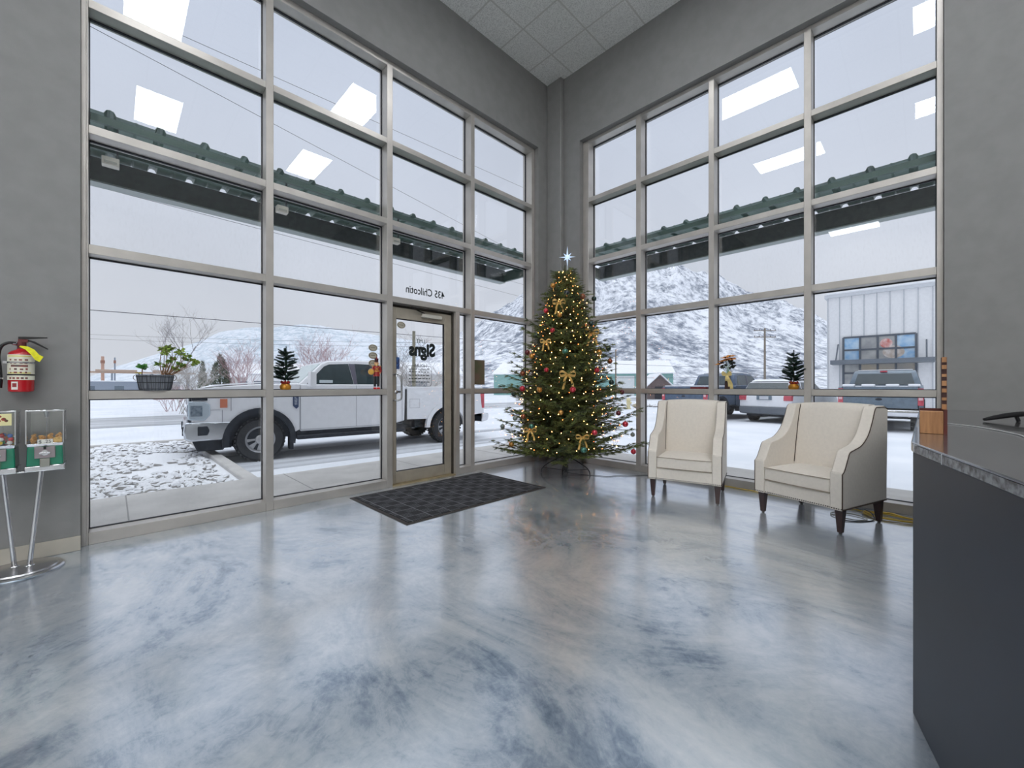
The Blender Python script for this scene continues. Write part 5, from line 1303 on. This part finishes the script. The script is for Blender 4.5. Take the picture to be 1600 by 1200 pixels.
sv = empty('suv', (22.9, 4.41, ZG), R(170)); tag(sv, 'white suv with dark rear bumper seen from behind between the armchairs', 'suv')
def suv(parent, paint):
    W_ = 1.87; axf, axr = .92, 3.75
    lp = [(.0, .55), (.02, .85), (.15, .98), (.9, 1.06), (1.15, 1.10), (4.65, 1.12), (4.72, 1.0), (4.74, .62), (4.2, .50)]+arc_pts(axr, .36, .40, 15, 165, 10)+[(3.2, .34), (1.45, .34)]+arc_pts(axf, .36, .40, 8, 172, 10)+[(.3, .34)]
    MB().prism(lp, 0, W_, 'y').build('body', paint, parent, bevel=.04, seg=3)
    gh = [(1.15, 1.08), (1.95, 1.58), (2.3, 1.65), (3.9, 1.66), (4.35, 1.58), (4.68, 1.10)]
    def tp(pts, off, d, s):
        n = len(pts); vs = []
        for o_ in (off, off+d):
            for (x, z) in pts:
                yy = .05+.17*(z-1.08)/.58+o_; vs.append((x, yy if s == 0 else W_-yy, z))
        return vs, [tuple(range(n)), tuple(range(n, 2*n))[::-1]]+[(i, n+i, n+(i+1) % n, (i+1) % n) for i in range(n)]
    n = len(gh); vs = [(x, .05+.17*(z-1.08)/.58, z) for x, z in gh]+[(x, W_-.05-.17*(z-1.08)/.58, z) for x, z in gh]
    MB().add(vs, [tuple(range(n)), tuple(range(n, 2*n))[::-1]]+[(i, n+i, n+(i+1) % n, (i+1) % n) for i in range(n)]).build('cabin', paint, parent, bevel=.04, seg=3)
    for s in (0, 1):
        for pts in ([(1.42, 1.12), (2.0, 1.52), (2.55, 1.58), (2.62, 1.12)], [(2.70, 1.12), (2.66, 1.58), (3.40, 1.58), (3.52, 1.12)], [(3.60, 1.12), (3.52, 1.57), (3.98, 1.55), (4.25, 1.14)]):
            v_, f_ = tp(pts, -.008, .02, s); MB().add(v_, f_).build('side_window', M_dark_glass, parent)
    m = MB(); m.add([(4.665, .14, 1.16), (4.665, W_-.14, 1.16), (4.40, W_-.24, 1.56), (4.40, .24, 1.56), (4.61, .14, 1.16), (4.61, W_-.14, 1.16), (4.34, W_-.24, 1.56), (4.34, .24, 1.56)], [(0, 1, 2, 3), (7, 6, 5, 4), (0, 4, 5, 1), (2, 6, 7, 3), (1, 5, 6, 2), (3, 7, 4, 0)])
    for v in range(len(m.v)): m.v[v] = (m.v[v][0]+.012, m.v[v][1], m.v[v][2]+.01)
    m.build('rear_window', M_dark_glass, parent)
    m = MB(); m.add([(1.19, .14, 1.12), (1.19, W_-.14, 1.12), (1.93, W_-.24, 1.585), (1.93, .24, 1.585), (1.25, .14, 1.10), (1.25, W_-.14, 1.10), (1.99, W_-.24, 1.565), (1.99, .24, 1.565)], [(3, 2, 1, 0), (4, 5, 6, 7), (0, 1, 5, 4), (2, 3, 7, 6), (1, 2, 6, 5), (3, 0, 4, 7)]); 
    for v in range(len(m.v)): m.v[v] = (m.v[v][0]-.02, m.v[v][1], m.v[v][2]+.012)
    m.build('windscreen', M_dark_glass, parent)
    for y0, y1 in ((-.004, .26), (W_-.26, W_+.004)): MB().prism([(4.55, 1.08), (4.755, 1.06), (4.765, .88), (4.60, .86)], y0, y1, 'y').build('tail_lamp', M_red_lens, parent, bevel=.02)
    MB().prism([(4.30, .30), (4.76, .36), (4.80, .45), (4.79, .62), (4.45, .62)], .01, W_-.01, 'y').build('rear_bumper', mat('grey_bumper', (104, 110, 118), .6), parent, bevel=.03)
    MB().box(4.735, W_/2-.27, .90, 4.76, W_/2+.27, 1.06).build('plate_recess', M_slate, parent, bevel=.005)
    MB().box(4.755, W_/2-.16, .92, 4.772, W_/2+.16, 1.04).build('number_plate', mat('plate_white', (0, 0, 0)), parent)
    MB().box(.4, .12, .24, 4.4, W_-.12, .45).build('underbody', M_navy, parent)
    MB().prism([(2.0, 1.62), (2.3, 1.66), (3.9, 1.67), (4.3, 1.62), (4.2, 1.66), (3.9, 1.71), (2.3, 1.70)], .26, W_-.26, 'y').build('roof_snow', M_snow, parent, bevel=.01)
    for s in (0, 1):
        for ax_ in (axf, axr): wheel(parent, ax_, .12 if s == 0 else W_-.12, .35, .22, -1 if s == 0 else 1)
    for y in (-.19, W_+.02): MB().box(1.65, y, 1.08, 1.75, y+.17, 1.22).build('wing_mirror', paint, parent, bevel=.02)
suv(sv, M_white_paint)

# ================================================================== BUILDINGS
M_clad = mat('white_metal_cladding', (236, 236, 237), .45, vary=.03)
M_mull = mat('slate_window_mullion', (82, 90, 102), .5)
hb_ = empty('warehouse', (31.4, 4.1, ZG)); tag(hb_, 'white ribbed metal building with a large gridded window behind the slate pickup', 'building')
Hh = 7.0
m = MB(); m.box(0, -30, 0, 22, 0, Hh)
y = 0
while y > -30:
    m.box(-.035, y-.06, .0, 0, y, Hh-.15); y -= .56
x = .4
while x < 22: m.box(x, 0, 0, x+.08, .035, Hh-.15); x += .56
m.build('wall', M_clad, hb_)
m = MB(); y = -.03
while y > -14:
    m.box(-.045, y-.035, 0, -.034, y+.0, Hh-.15); y -= .56
m.build('rib_joint', mat('grey_joint_seam', (176, 181, 188), .6), hb_)  # thin grey joint strips along the cladding ribs
MB().box(-.12, -30.1, Hh-.18, 22, .12, Hh+.02).build('eave_trim', mat('pale_grey_trim', (206, 209, 214), .5), hb_)
MB().box(-.05, -30, Hh+.02, 22, .05, Hh+.14).build('roof_snow', M_snow, hb_, bevel=.04)
def yy(px): r = (px-800)/632; return 31.4*(-.7027*r+.7115)/(.7115*r+.7027)-4.1
wy = [yy(p) for p in (1318, 1344, 1371.5, 1400, 1431.5)]
wn = empty('window', (0, 0, 0)); wn.parent = hb_
wz = [.9, 2.15, 2.95, 4.35, 5.05]
def wzz(px, py): t = 31.4/(.7115*(px-800)/632+.7027); return 1.2+(603.5-py)/632*t-ZG
wz = [wzz(1344, 632), wzz(1344, 603), wzz(1344, 583), wzz(1344, 570), wzz(1344, 563), wzz(1344, 546.5), wzz(1344, 526.5)]
gp = [mat('snowy_blue_window_art', (120, 176, 222), .4, c2=(206, 226, 240), vscale=2.2, bump=0), mat('grey_storefront_glass', (150, 152, 154), .2, c2=(186, 186, 184), vscale=1.4), mat('tan_storefront_glass', (176, 164, 146), .3, c2=(150, 148, 146), vscale=1.0)]
for r_ in range(6):
    if r_ == 3: continue
    for c in range(4):
        g = 0 if (r_ >= 4 and c in (0, 3)) else (1 if r_ >= 4 or r_ == 0 else (2 if c else 1))
        MB().box(-.05, wy[c], wz[r_], -.03, wy[c+1], wz[r_+1]).build('pane', gp[g], wn)
m = MB()
for y in wy: m.box(-.09, y-.05, wz[0], -.03, y+.05, wz[6])
for z in (wz[0], wz[1], wz[2], wz[5], wz[6]): m.box(-.085, wy[4], z-.05, -.03, wy[0], z+.05)
m.build('mullions', M_mull, wn)
MB().box(-1.1, wy[4]-.7, wz[3]+.02, 0, wy[0]+.5, wz[4]).build('awning', mat('slate_awning', (104, 112, 122), .5), hb_)
for y in (wy[4]-.4, wy[0]+.25): MB().tube([(-1.0, y, wz[4]), (-.05, y, wz[4]+1.0)], .035, 6).build('awning_rod', M_mull, hb_)
MB().lathe([(.001, -.06), (.27, -.06), (.27, -.05), (.001, -.05)], (0, wy[2]-.36, wz[5]+.30), 14, axis='x').build('red_print', mat('faded_red_print', (206, 96, 84), .6, c2=(232, 210, 206), vscale=4), hb_, label='faded red and white patch on the grey glass')
MB().lathe([(.001, -.058), (.46, -.058), (.46, -.05), (.001, -.05)], (0, wy[2]-.66, wz[4]+.42), 16, axis='x', sy=.8).build('tan_print', mat('tan_print', (190, 172, 158), .6, c2=(222, 214, 208), vscale=5), hb_)
m = MB()
for k in range(10): m.ball((-.25, wy[0]-.4-.22*k, wz[0]+.6+.2*math.sin(k*2)), .16, 6, 5)
m.build('storefront_flowers', mat('red_yellow_display', (186, 84, 72), .7, c2=(214, 176, 96), vscale=6), hb_)

def shed(name, label, cat, x, y, rz, L_, D_, H_, Hr, wallm, doors=(), wins=(), snow=.12, over=.3):
    o = empty(name, (x, y, ZG), rz); tag(o, label, cat)
    MB().prism([(0, 0), (D_, 0), (D_, H_), (D_/2, Hr), (0, H_)], 0, L_, 'y') if False else None
    m = MB(); m.add([(0, 0, 0), (L_, 0, 0), (L_, D_, 0), (0, D_, 0), (0, 0, H_), (L_, 0, H_), (L_, D_, H_), (0, D_, H_), (0, D_/2, Hr), (L_, D_/2, Hr)], [(0, 1, 5, 4), (2, 3, 7, 6), (1, 2, 6, 9, 5), (3, 0, 4, 8, 7), (4, 5, 9, 8), (7, 8, 9, 6), (0, 3, 2, 1)])
    m.build('wall', wallm, o)
    r = MB(); e = over; k = (Hr-H_)/(D_/2)
    for s in (0, 1):
        ya, za = (-e, H_-e*k) if s == 0 else (D_+e, H_-e*k)
        v = [(-e, ya, za), (L_+e, ya, za), (L_+e, D_/2, Hr), (-e, D_/2, Hr)]; v += [(a, b, c+snow) for a, b, c in v]
        r.add(v, [(0, 1, 2, 3), (4, 7, 6, 5), (0, 4, 5, 1), (2, 6, 7, 3), (1, 5, 6, 2), (3, 7, 4, 0)])
    r.build('snowy_roof', M_snow, o)
    for (a, b, z0, z1, mt) in doors: MB().box(a, -.06, z0, b, .02, z1).build('door', mt, o)
    for (a, b, z0, z1, mt) in wins:
        w_ = MB().box(a-.06, -.07, z0-.06, b+.06, .01, z1+.06).build('window', M_clad, o); MB().box(a, -.09, z0, b, -.06, z1).build('pane', mt, w_)
    return o
M_teal = mat('teal_metal_siding', (138, 180, 174), .5, vary=.05, vscale=2, stretch=(6, 6, .2))
M_wdoor = mat('white_overhead_door', (224, 228, 228), .5)
M_hglass = mat('house_window_glass', (104, 116, 128), .15)
GA = math.atan2(rtx(.38, 60)[1]-rtx(-.04, 66)[1], rtx(.38, 60)[0]-rtx(-.04, 66)[0])
gx, gy = rtx(-.045, 66)
shed('green_building', 'long teal metal building with snowy roof beyond the Christmas tree', 'building', gx, gy, GA, 27.5, 14, 3.4, 5.6, M_teal, doors=((19.2, 22.0, 0, 3.0, M_wdoor), (9, 11, 0, 2.8, M_wdoor)), wins=((5, 6, 1.2, 2.2, M_hglass), (15, 16.2, 1.2, 2.2, M_hglass)))
sx_, sy_ = rtx(.335, 44)
so = empty('gabled_shed', (sx_, sy_, ZG), math.atan2(-.7027, .7115)); tag(so, 'small dark shed with a steep snowy roof in front of the teal building', 'shed')
MB().add([(0, 0, 0), (2.6, 0, 0), (2.6, 3, 0), (0, 3, 0), (0, 0, 1.5), (2.6, 0, 1.5), (2.6, 3, 1.5), (0, 3, 1.5), (1.3, 0, 2.7), (1.3, 3, 2.7)], [(0, 1, 5, 8, 4), (2, 3, 7, 9, 6), (1, 2, 6, 5), (3, 0, 4, 7), (4, 8, 9, 7), (8, 5, 6, 9)]).build('wall', mat('weathered_brown_boards', (118, 104, 102), .8, vary=.15), so)
r = MB()
for s in (0, 1):
    xa = -.35 if s == 0 else 2.95
    v = [(xa, -.3, 1.2), (1.3, -.3, 2.72), (1.3, 3.3, 2.72), (xa, 3.3, 1.2)]; v += [(a, b, c+.12) for a, b, c in v]
    r.add(v, [(0, 1, 2, 3), (4, 7, 6, 5), (0, 4, 5, 1), (2, 6, 7, 3), (1, 5, 6, 2), (3, 7, 4, 0)])
r.build('snowy_roof', M_snow, so)
MB().box(.8, -.04, 0, 1.7, .0, 1.4).build('door', mat('dark_opening', (60, 60, 66), .8), so)
M_cream_w = mat('pale_house_siding', (214, 212, 210), .6); M_ylw = mat('tan_house_siding', (196, 186, 166), .6)
x, y = rtx(-.70, 48); shed('house', 'pale house with snowy roof behind the cedars, left of the small fir', 'house', x, y, R(-38), 8, 7, 2.6, 4.2, M_cream_w, wins=((1, 2.2, 1, 2, M_hglass), (4, 5.4, 1, 2, M_hglass)))
x, y = rtx(-.44, 44); shed('house', 'long low house with snowy roof showing above the white pickup cab', 'house', x, y, R(-25), 14, 7, 2.9, 4.3, M_cream_w, wins=((2, 4, 1, 2, M_hglass), (8, 10, 1, 2, M_hglass)))
rx_, ry_ = rtx(-.655, 40)
rv = empty('camper_van', (rx_, ry_, ZG), R(-30)); tag(rv, 'white camper parked between the red bushes and the small fir', 'camper')
MB().prism([(0, .4), (5.4, .4), (6.2, .7), (6.2, 1.3), (5.6, 1.9), (5.6, 2.6), (0, 2.6)], 0, 2.2, 'y').build('body', M_clad, rv, bevel=.08)
for a, b in ((.6, 1.5), (2.2, 3.4), (4.6, 5.3)): MB().box(a, -.03, 1.3, b, 0, 1.95).build('window', M_hglass, rv)
for a in (1.2, 4.8): MB().lathe([(.001, -.03), (.36, -.03), (.38, .0), (.38, .2), (.001, .2)], (a, 0, .38), 20, axis='y').build('wheel', M_rubber, rv)
MB().box(-.05, -.05, 2.6, 5.6, 2.25, 2.72).build('roof_snow', M_snow, rv, bevel=.04)

# distant industrial yard at the far left
M_tan = mat('tan_steel', (190, 164, 146), .6); M_gshed = mat('grey_blue_shed', (140, 150, 164), .6)
for (r_, f_, lb, cat, nm) in ((-1.012, 70, 'tan striped chimney stack at the far left above the industrial yard', 'chimney', 'chimney'), (-.982, 70, 'thin grey chimney right of the tan stack in the industrial yard', 'chimney', 'chimney')):
    x, y = rtx(r_, f_); o = empty(nm, (x, y, ZG)); tag(o, lb, cat)
    tan_ = 'tan' in lb[:4]
    MB().tube([(0, 0, 0), (0, 0, 6.6 if tan_ else 6.4)], .24 if tan_ else .12, 12, .2 if tan_ else .1).build('stack', mat('tan_stack', (190, 150, 130), .6, vary=.15, vscale=.8) if tan_ else M_gshed, o, smooth=True)
    MB().tube([(0, 0, 5.4), (0, 0, 5.9)], .29 if tan_ else .16, 12).build('stack_band', mat('rust_band', (150, 104, 86), .6), o)
def boxbld(r_, f_, w_, d_, h_, rz, m_, name, lb, cat, z0=0, snow=True):
    x, y = rtx(r_, f_); o = empty(name, (x, y, ZG), rz); tag(o, lb, cat)
    MB().box(-w_/2, -d_/2, z0, w_/2, d_/2, z0+h_).build('wall', m_, o)
    if snow: MB().box(-w_/2-.1, -d_/2-.1, z0+h_, w_/2+.1, d_/2+.1, z0+h_+.15).build('snow_cap', M_snow, o, bevel=.03)
    for k in range(max(1, int(w_/3))): MB().box(-w_/2+.6+3*k, -d_/2-.04, z0+h_*.25, -w_/2+1.6+3*k, -d_/2, z0+h_*.7).build('window', M_hglass, o)
    return o
boxbld(-.94, 62, 11, 5, 2.1, R(0), M_gshed, 'storage_shed', 'grey-blue low shed behind the left end of the planter', 'shed')
boxbld(-1.0, 60, 3.4, 2.5, 1.7, R(0), M_gshed, 'storage_container', 'small grey container under the tan steel beam', 'container')
x, y = rtx(-1.03, 66); bm_ = empty('steel_gantry', (x-4, y, ZG)); tag(bm_, 'long tan steel gantry beam on posts at the far left horizon', 'gantry')
MB().box(0, -.2, 3.6, 17, .2, 3.9).build('beam', M_tan, bm_)
for k in range(4): MB().box(.8+k*5, -.15, 0, 1.05+k*5, .15, 3.6).build('post', M_gshed, bm_)
MB().box(4, -.4, 3.9, 9, .4, 4.2).box(11, -.4, 3.9, 13.5, .4, 4.25).build('trolley', M_tan, bm_)
random.seed(60)
for k in range(7):
    x, y = rtx(-1.06+.055*k, 46+(1.5 if k % 2 else -1.5))
    o = MB().box(-1.6, -.8, 0, 1.6, .8, 1.0).build('pallet_stack', mat('faded_red_stack', (176, 128, 126), .8, c2=(200, 186, 178), vscale=1.2) if k % 2 == 0 else mat('tan_stack_b', (198, 188, 176), .8, vary=.1), bevel=.03); o.location = (x, y, ZG)
    tag(o, '%s snowy stack, %s in the row left of the planter' % ('faded red' if k % 2 == 0 else 'tan', ('first', 'second', 'third', 'fourth', 'fifth', 'sixth', 'seventh')[k]), 'stack', 'snowy stacks in the far left yard')
hd = MB(); x0_, y0_ = rtx(-1.05, 30)

# ================================================================== POLES AND WIRES
M_pole = mat('weathered_pole', (134, 124, 112), .8, vary=.15, stretch=(6, 6, .4)); M_wire = mat('dark_wire', (96, 98, 104), .6)
def pole(r_, f_, h_, lb, arms=(), rad=.13, rz=None, mt=None, zb=ZG):
    x, y = rtx(r_, f_); o = empty('utility_pole', (x, y, zb)); tag(o, lb, 'pole')
    MB().tube([(0, 0, 0), (0, 0, h_)], rad, 10, rad*.75).build('shaft', mt or M_pole, o, smooth=True)
    a = rz if rz is not None else math.atan2(-.7027, .7115)
    for (z_, L_) in arms:
        m = MB(); dx, dy = math.cos(a)*L_/2, math.sin(a)*L_/2; m.tube([(-dx, -dy, z_), (dx, dy, z_)], .05, 6); ca = m.build('crossarm', M_pole, o)
        m = MB()
        for t in (-.95, -.5, .5, .95): m.tube([(dx*t, dy*t, z_), (dx*t, dy*t, z_+.2)], .04, 6)
        m.build('insulator', M_wire, ca)
    return o
pole(.2565, 46, 5.6, 'slim grey utility pole before the teal building', rad=.09)
pole(.625, 50, 8.6, 'utility pole with two crossarms against the mountain', arms=((8.3, 2.7), (7.5, 2.7)), rad=.14)
pole(-.2425, 20, 4.15, 'weathered post seen through the door glass above the pickup bed', rad=.10, mt=mat('greenish_post', (134, 130, 112), .8, vary=.1))
def wire(p0, p1, sag, r_, lb, group='overhead wires'):
    pts = [Vector(p0).lerp(Vector(p1), t/24)-Vector((0, 0, sag*4*(t/24)*(1-t/24))) for t in range(25)]
    o = MB().tube(pts, r_, 5).build('overhead_wire', M_wire); tag(o, lb, 'wire', group)
def wpt(px, py, f): x, y = rtx((px-800)/632, f); return (x, y, 1.2+(603.5-py)/632*f)
wire(wpt(60, 478, 14), wpt(1060, 556, 46), .0, .016, 'dark overhead wire crossing the left window above the planter')
wire(wpt(60, -2, 11), wpt(900, 445, 46), .0, .010, 'thin overhead wire crossing the top panes of the left window, upper one')
wire(wpt(60, 230, 12), wpt(900, 468, 46), .0, .010, 'thin overhead wire below the left canopy, upper of two')
wire(wpt(60, 268, 12), wpt(900, 486, 46), .0, .010, 'thin overhead wire below the left canopy, lower of two')
wire(wpt(250, 40, 11), wpt(900, 330, 30), .0, .008, 'thin overhead wire across the upper middle panes of the left window')
wire(wpt(60, 519, 40), wpt(700, 536, 40), .2, .012, 'faint far wire behind the planter, upper one', 'far wires')
wire(wpt(60, 526, 40), wpt(700, 542, 40), .2, .012, 'faint far wire behind the planter, lower one', 'far wires')
wire(wpt(900, 566, 50), wpt(1420, 576, 50), .3, .02, 'low wire across the right window in front of the mountain', 'far wires')
wire(wpt(900, 590, 44), wpt(1300, 588, 44), .1, .02, 'lowest wire above the parked cars', 'far wires')

# ================================================================== TREES OUTSIDE
M_twig = mat('frosted_grey_twig', (150, 146, 148), .9, vary=.15); M_rtwig = mat('reddish_twig', (156, 112, 112), .9, c2=(196, 176, 178), vscale=3)
M_wtwig = mat('snowy_twig', (214, 212, 214), .9, vary=.06); M_btwig = mat('brown_scrub_twig', (136, 124, 112), .9, c2=(210, 208, 206), vscale=2)
def bare_tree(x, y, h_, spread, m_, lb, cat='tree', name='bare_tree', depth=5, trunk=True, r0=.05, seed=1, nb=4, zb=ZG, up=.55):
    random.seed(seed); o = empty(name, (x, y, zb)); tag(o, lb, cat)
    mt = MB(); mb = MB()
    def rec(p, d, L_, r_, lev):
        q = p+d*L_; mid = p+d*L_*.5+Vector((random.uniform(-1, 1), random.uniform(-1, 1), 0))*L_*.06
        (mt if lev == 0 else mb).tube([p, mid, q], [r_, r_*.85, r_*.7], 5 if lev < 2 else 3, cap=False)
        if lev >= depth: return
        for k in range(nb if lev else nb+1):
            a = random.uniform(0, 2*PI); s = Vector((math.cos(a), math.sin(a), 0))*spread*random.uniform(.5, 1.15)
            nd = (d*up+s+Vector((0, 0, .35))).normalized()
            t = random.uniform(.45, 1.0) if lev else random.uniform(.35, 1.0)
            rec(p+d*L_*t, nd, L_*random.uniform(.55, .78), r_*.58, lev+1)
    if trunk: rec(Vector((0, 0, 0)), Vector((0, 0, 1)), h_*.42, r0, 0)
    else:
        for k in range(10):
            a = random.uniform(0, 6.3); rec(Vector((random.uniform(-.3, .3)*spread*h_*.4, random.uniform(-.3, .3)*spread*h_*.4, 0)), (Vector((math.cos(a), math.sin(a), 0))*.45*spread+Vector((0, 0, 1))).normalized(), h_*.36, r0, 1)
        mt.tube([(0, 0, 0), (0, 0, h_*.2)], r0, 5)
    mt.build('trunk', m_, o); mb.build('branches', m_, o)
    return o
x, y = rtx(-.805, 36); bare_tree(x, y, 8.2, .8, M_twig, 'tall bare tree rising behind the planter against the sky', seed=5, r0=.07, depth=5, nb=3, up=.75)
x, y = rtx(-.665, 30); bare_tree(x, y, 6.6, .7, M_rtwig, 'reddish bare bush right of the big cedar', trunk=False, seed=7, r0=.022, depth=4, nb=4)
x, y = rtx(-.46, 31); bare_tree(x, y, 7.6, .75, M_rtwig, 'reddish bare shrub above the white pickup windscreen', trunk=False, seed=9, r0=.024, depth=4, nb=4)
x, y = rtx(.565, 47); bare_tree(x, y, 5.0, .8, M_twig, 'frosted small tree right of the flower vase', seed=12, r0=.06, depth=5, nb=3)
x, y = rtx(-.25, 27); bare_tree(x, y, 6.0, .8, M_twig, 'bare tree seen through the door glass, behind the weathered post', seed=15, r0=.05, depth=5, nb=3)
x, y = rtx(-.17, 30); bare_tree(x, y, 5.6, .9, M_wtwig, 'frosty bare tree seen through the right half of the door glass', seed=18, r0=.05, depth=5, nb=3)
x, y = rtx(-.30, 22); bare_tree(x, y, 4.4, .9, M_btwig, 'low brown scrub behind the pickup bed', cat='shrub', name='scrub', trunk=False, seed=22, r0=.016, depth=4, nb=4)
x, y = rtx(-.19, 21); bare_tree(x, y, 3.8, 1.0, M_btwig, 'low brown scrub right of the weathered post behind the pickup bed', cat='shrub', name='scrub', trunk=False, seed=25, r0=.015, depth=4, nb=4)
x, y = rtx(-.795, 21); bare_tree(x, y, 4.2, .95, M_btwig, 'snowy brown scrub directly behind the planter', cat='shrub', name='scrub', trunk=False, seed=31, r0=.014, depth=4, nb=5)
x, y = rtx(-.84, 23); bare_tree(x, y, 2.6, .95, M_rtwig, 'low reddish scrub at the middle of the planter', cat='shrub', name='scrub', trunk=False, seed=33, r0=.012, depth=4, nb=4)
def cedar(x, y, h_, w_, lb, seed, lobes):
    random.seed(seed); o = empty('cedar', (x, y, ZG)); tag(o, lb, 'cedar tree')
    MB().tube([(0, 0, 0), (0, 0, h_*.9)], .09, 6, .02).build('trunk', M_bark, o)
    m = MB(); rd_ = Vector((.7115, -.7027, 0)); fd_ = Vector((.7027, .7115, 0))
    for k in range(int(5200*w_*h_/6)):
        lx, lh, lw = random.choice(lobes)
        t = random.random(); z = .05*h_+t*(h_*lh-.05*h_); prof = (min(1, (1-t)*1.9))**.75*min(1, .75+t)
        a = random.uniform(0, 2*PI); q = lw*prof*random.uniform(.6, 1.05)
        p = rd_*(lx*(1-.3*t)+math.cos(a)*q)+fd_*math.sin(a)*q+Vector((0, 0, z))
        d_ = (Vector((p.x, p.y, 0)).normalized()*.45+Vector((0, 0, 1))+Vector((random.uniform(-.4, .4), random.uniform(-.4, .4), 0))).normalized()
        s_ = d_.orthogonal().normalized(); s_.rotate(Matrix.Rotation(random.uniform(0, 6.3), 3, d_)); L_ = random.uniform(.12, .24)
        m.add([p-s_*.035, p+s_*.035, p+d_*L_], [(0, 1, 2)])
    m.build('foliage', snow_rock_mat('snow_flecked_cedar', (58, 74, 66), (104, 116, 92), .42), o)
x, y = rtx(-.722, 30); cedar(x, y, 3.75, 1.0, 'broad dark green cedar standing behind the left window', 41, [(0, 1.0, .55), (-.45, .84, .42), (.42, .88, .42), (.62, .66, .34), (.1, .93, .5)])
x, y = rtx(-.765, 28); cedar(x, y, 3.1, .4, 'narrow dark cedar just left of the broad one', 42, [(0, 1.0, .26), (.05, .8, .3)])

# ================================================================== MOUNTAINS
def mountain_mat(name, snow, dark, sc, lo, hi, stretch):
    m = bpy.data.materials.new(name); m.use_nodes = True; t = m.node_tree; p = t.nodes['Principled BSDF']; p.inputs['Roughness'].default_value = 1; p.inputs['Specular IOR Level'].default_value = 0
    tcn = t.nodes.new('ShaderNodeTexCoord'); mp = t.nodes.new('ShaderNodeMapping'); mp.inputs['Scale'].default_value = stretch; t.links.new(tcn.outputs['Object'], mp.inputs[0])
    n1 = t.nodes.new('ShaderNodeTexNoise'); n1.inputs['Scale'].default_value = sc; n1.inputs['Detail'].default_value = 8; n1.inputs['Roughness'].default_value = .75; t.links.new(mp.outputs[0], n1.inputs['Vector'])
    n2 = t.nodes.new('ShaderNodeTexNoise'); n2.inputs['Scale'].default_value = sc*.12; n2.inputs['Detail'].default_value = 6; t.links.new(mp.outputs[0], n2.inputs['Vector'])
    a = t.nodes.new('ShaderNodeMath'); a.operation = 'MULTIPLY_ADD'; a.inputs[1].default_value = .32; t.links.new(n2.outputs['Fac'], a.inputs[0]); 
    b = t.nodes.new('ShaderNodeMath'); b.operation = 'MULTIPLY'; b.inputs[1].default_value = .74; t.links.new(n1.outputs['Fac'], b.inputs[0]); t.links.new(b.outputs[0], a.inputs[2])
    rp = t.nodes.new('ShaderNodeValToRGB'); rp.color_ramp.elements[0].position = lo; rp.color_ramp.elements[1].position = hi; rp.color_ramp.elements[0].color = rgb(*dark); rp.color_ramp.elements[1].color = rgb(*snow)
    t.links.new(a.outputs[0], rp.inputs[0]); t.links.new(rp.outputs[0], p.inputs['Base Color']); return m
def interp(tab, x):
    if x <= tab[0][0]: return tab[0][1]
    for (a, b), (c, d) in zip(tab, tab[1:]):
        if x <= c: return b+(d-b)*(x-a)/(c-a)
    return tab[-1][1]
def mountain(name, lb, tab, f0, f1, m_, r0, r1, nr, nf, rough, pw, seed):
    # tab: sideways ratio -> rise per metre forward of the ridge line, surveyed from the room
    vs = []; fs = []
    for j in range(nf+1):
        v = j/nf; 
        for i in range(nr+1):
            r_ = r0+(r1-r0)*i/nr
            if v <= .82:
                u = v/.82; f_ = f0+(f1-f0)*u; g = u**pw
            else:
                u = (v-.82)/.18; f_ = f1+(f1-f0)*.5*u; g = 1-.5*u
            x, y = rtx(r_, f_); H_ = interp(tab, r_)*f1
            w_ = math.sin(PI*min(1, g)) if v <= .82 else .3
            q = Vector((x*.012*600/f1, y*.012*600/f1, seed)); n_ = 0; am = 1
            for o_ in range(5): n_ += am*(.5-abs(noise.noise(q))); q = q*2.05; am *= .52
            # vegetation-scale bumps along the crest too
            z = H_*g+H_*rough*n_*(.25+w_)*min(1, g*2.5)*(1 if v < .80 else .12)
            if v > .70 and v <= .82: z = min(z, H_*f_/f1*1.0+noise.noise(Vector((r_*90, 0, seed)))*H_*.02)
            vs.append((x, y, ZG-1+max(0, z)))
    for j in range(nf):
        for i in range(nr): a = j*(nr+1)+i; fs.append((a, a+1, a+nr+2, a+nr+1))
    o = MB().add(vs, fs).build(name, m_, smooth=True, angle=80); tag(o, lb, 'mountain'); return o
E = lambda px, py: ((px-800)/632, (603.5-py)/632)
TR = [E(600, 590), E(660, 556), E(700, 533), E(735, 512), E(770, 492), E(800, 476), E(822, 458), E(870, 428), E(920, 408), E(980, 398), E(1035, 410), E(1060, 416), E(1089, 428), E(1125, 438), E(1165, 459), E(1237, 478), E(1290, 502), E(1350, 535), E(1420, 575), E(1500, 600)]
mountain('mountain', 'snowy sagebrush mountain filling the view through the right window', TR, 160, 640, mountain_mat('snowy_sagebrush_slope', (236, 238, 244), (124, 131, 144), .17, .44, .58, (1, 1, .6)), -.32, 1.15, 300, 110, .16, 1.15, 4.2)
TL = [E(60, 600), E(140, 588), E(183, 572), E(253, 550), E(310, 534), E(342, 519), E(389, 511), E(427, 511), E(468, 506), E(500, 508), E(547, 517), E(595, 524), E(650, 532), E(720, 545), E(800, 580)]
mountain('mountain', 'pale forested hills on the horizon of the left window', TL, 900, 2600, mountain_mat('haze_tinted_forest_hill', (224, 228, 235), (184, 196, 206), .035, .45, .56, (1, 1, .5)), -1.25, .1, 200, 60, .12, 1.1, 9.0)  # haze is painted in as pale, low-contrast hill colours
TF = [E(560, 602), E(620, 578), E(680, 560), E(740, 575), E(800, 592), E(870, 600)]
mountain('bench_slope', 'low snowy scrub slope rising behind the pickup bed and door', TF, 62, 118, mountain_mat('snowy_scrub_bench', (228, 230, 236), (150, 146, 146), .9, .38, .55, (1, 1, .6)), -.40, -.10, 120, 40, .15, 1.0, 2.0)
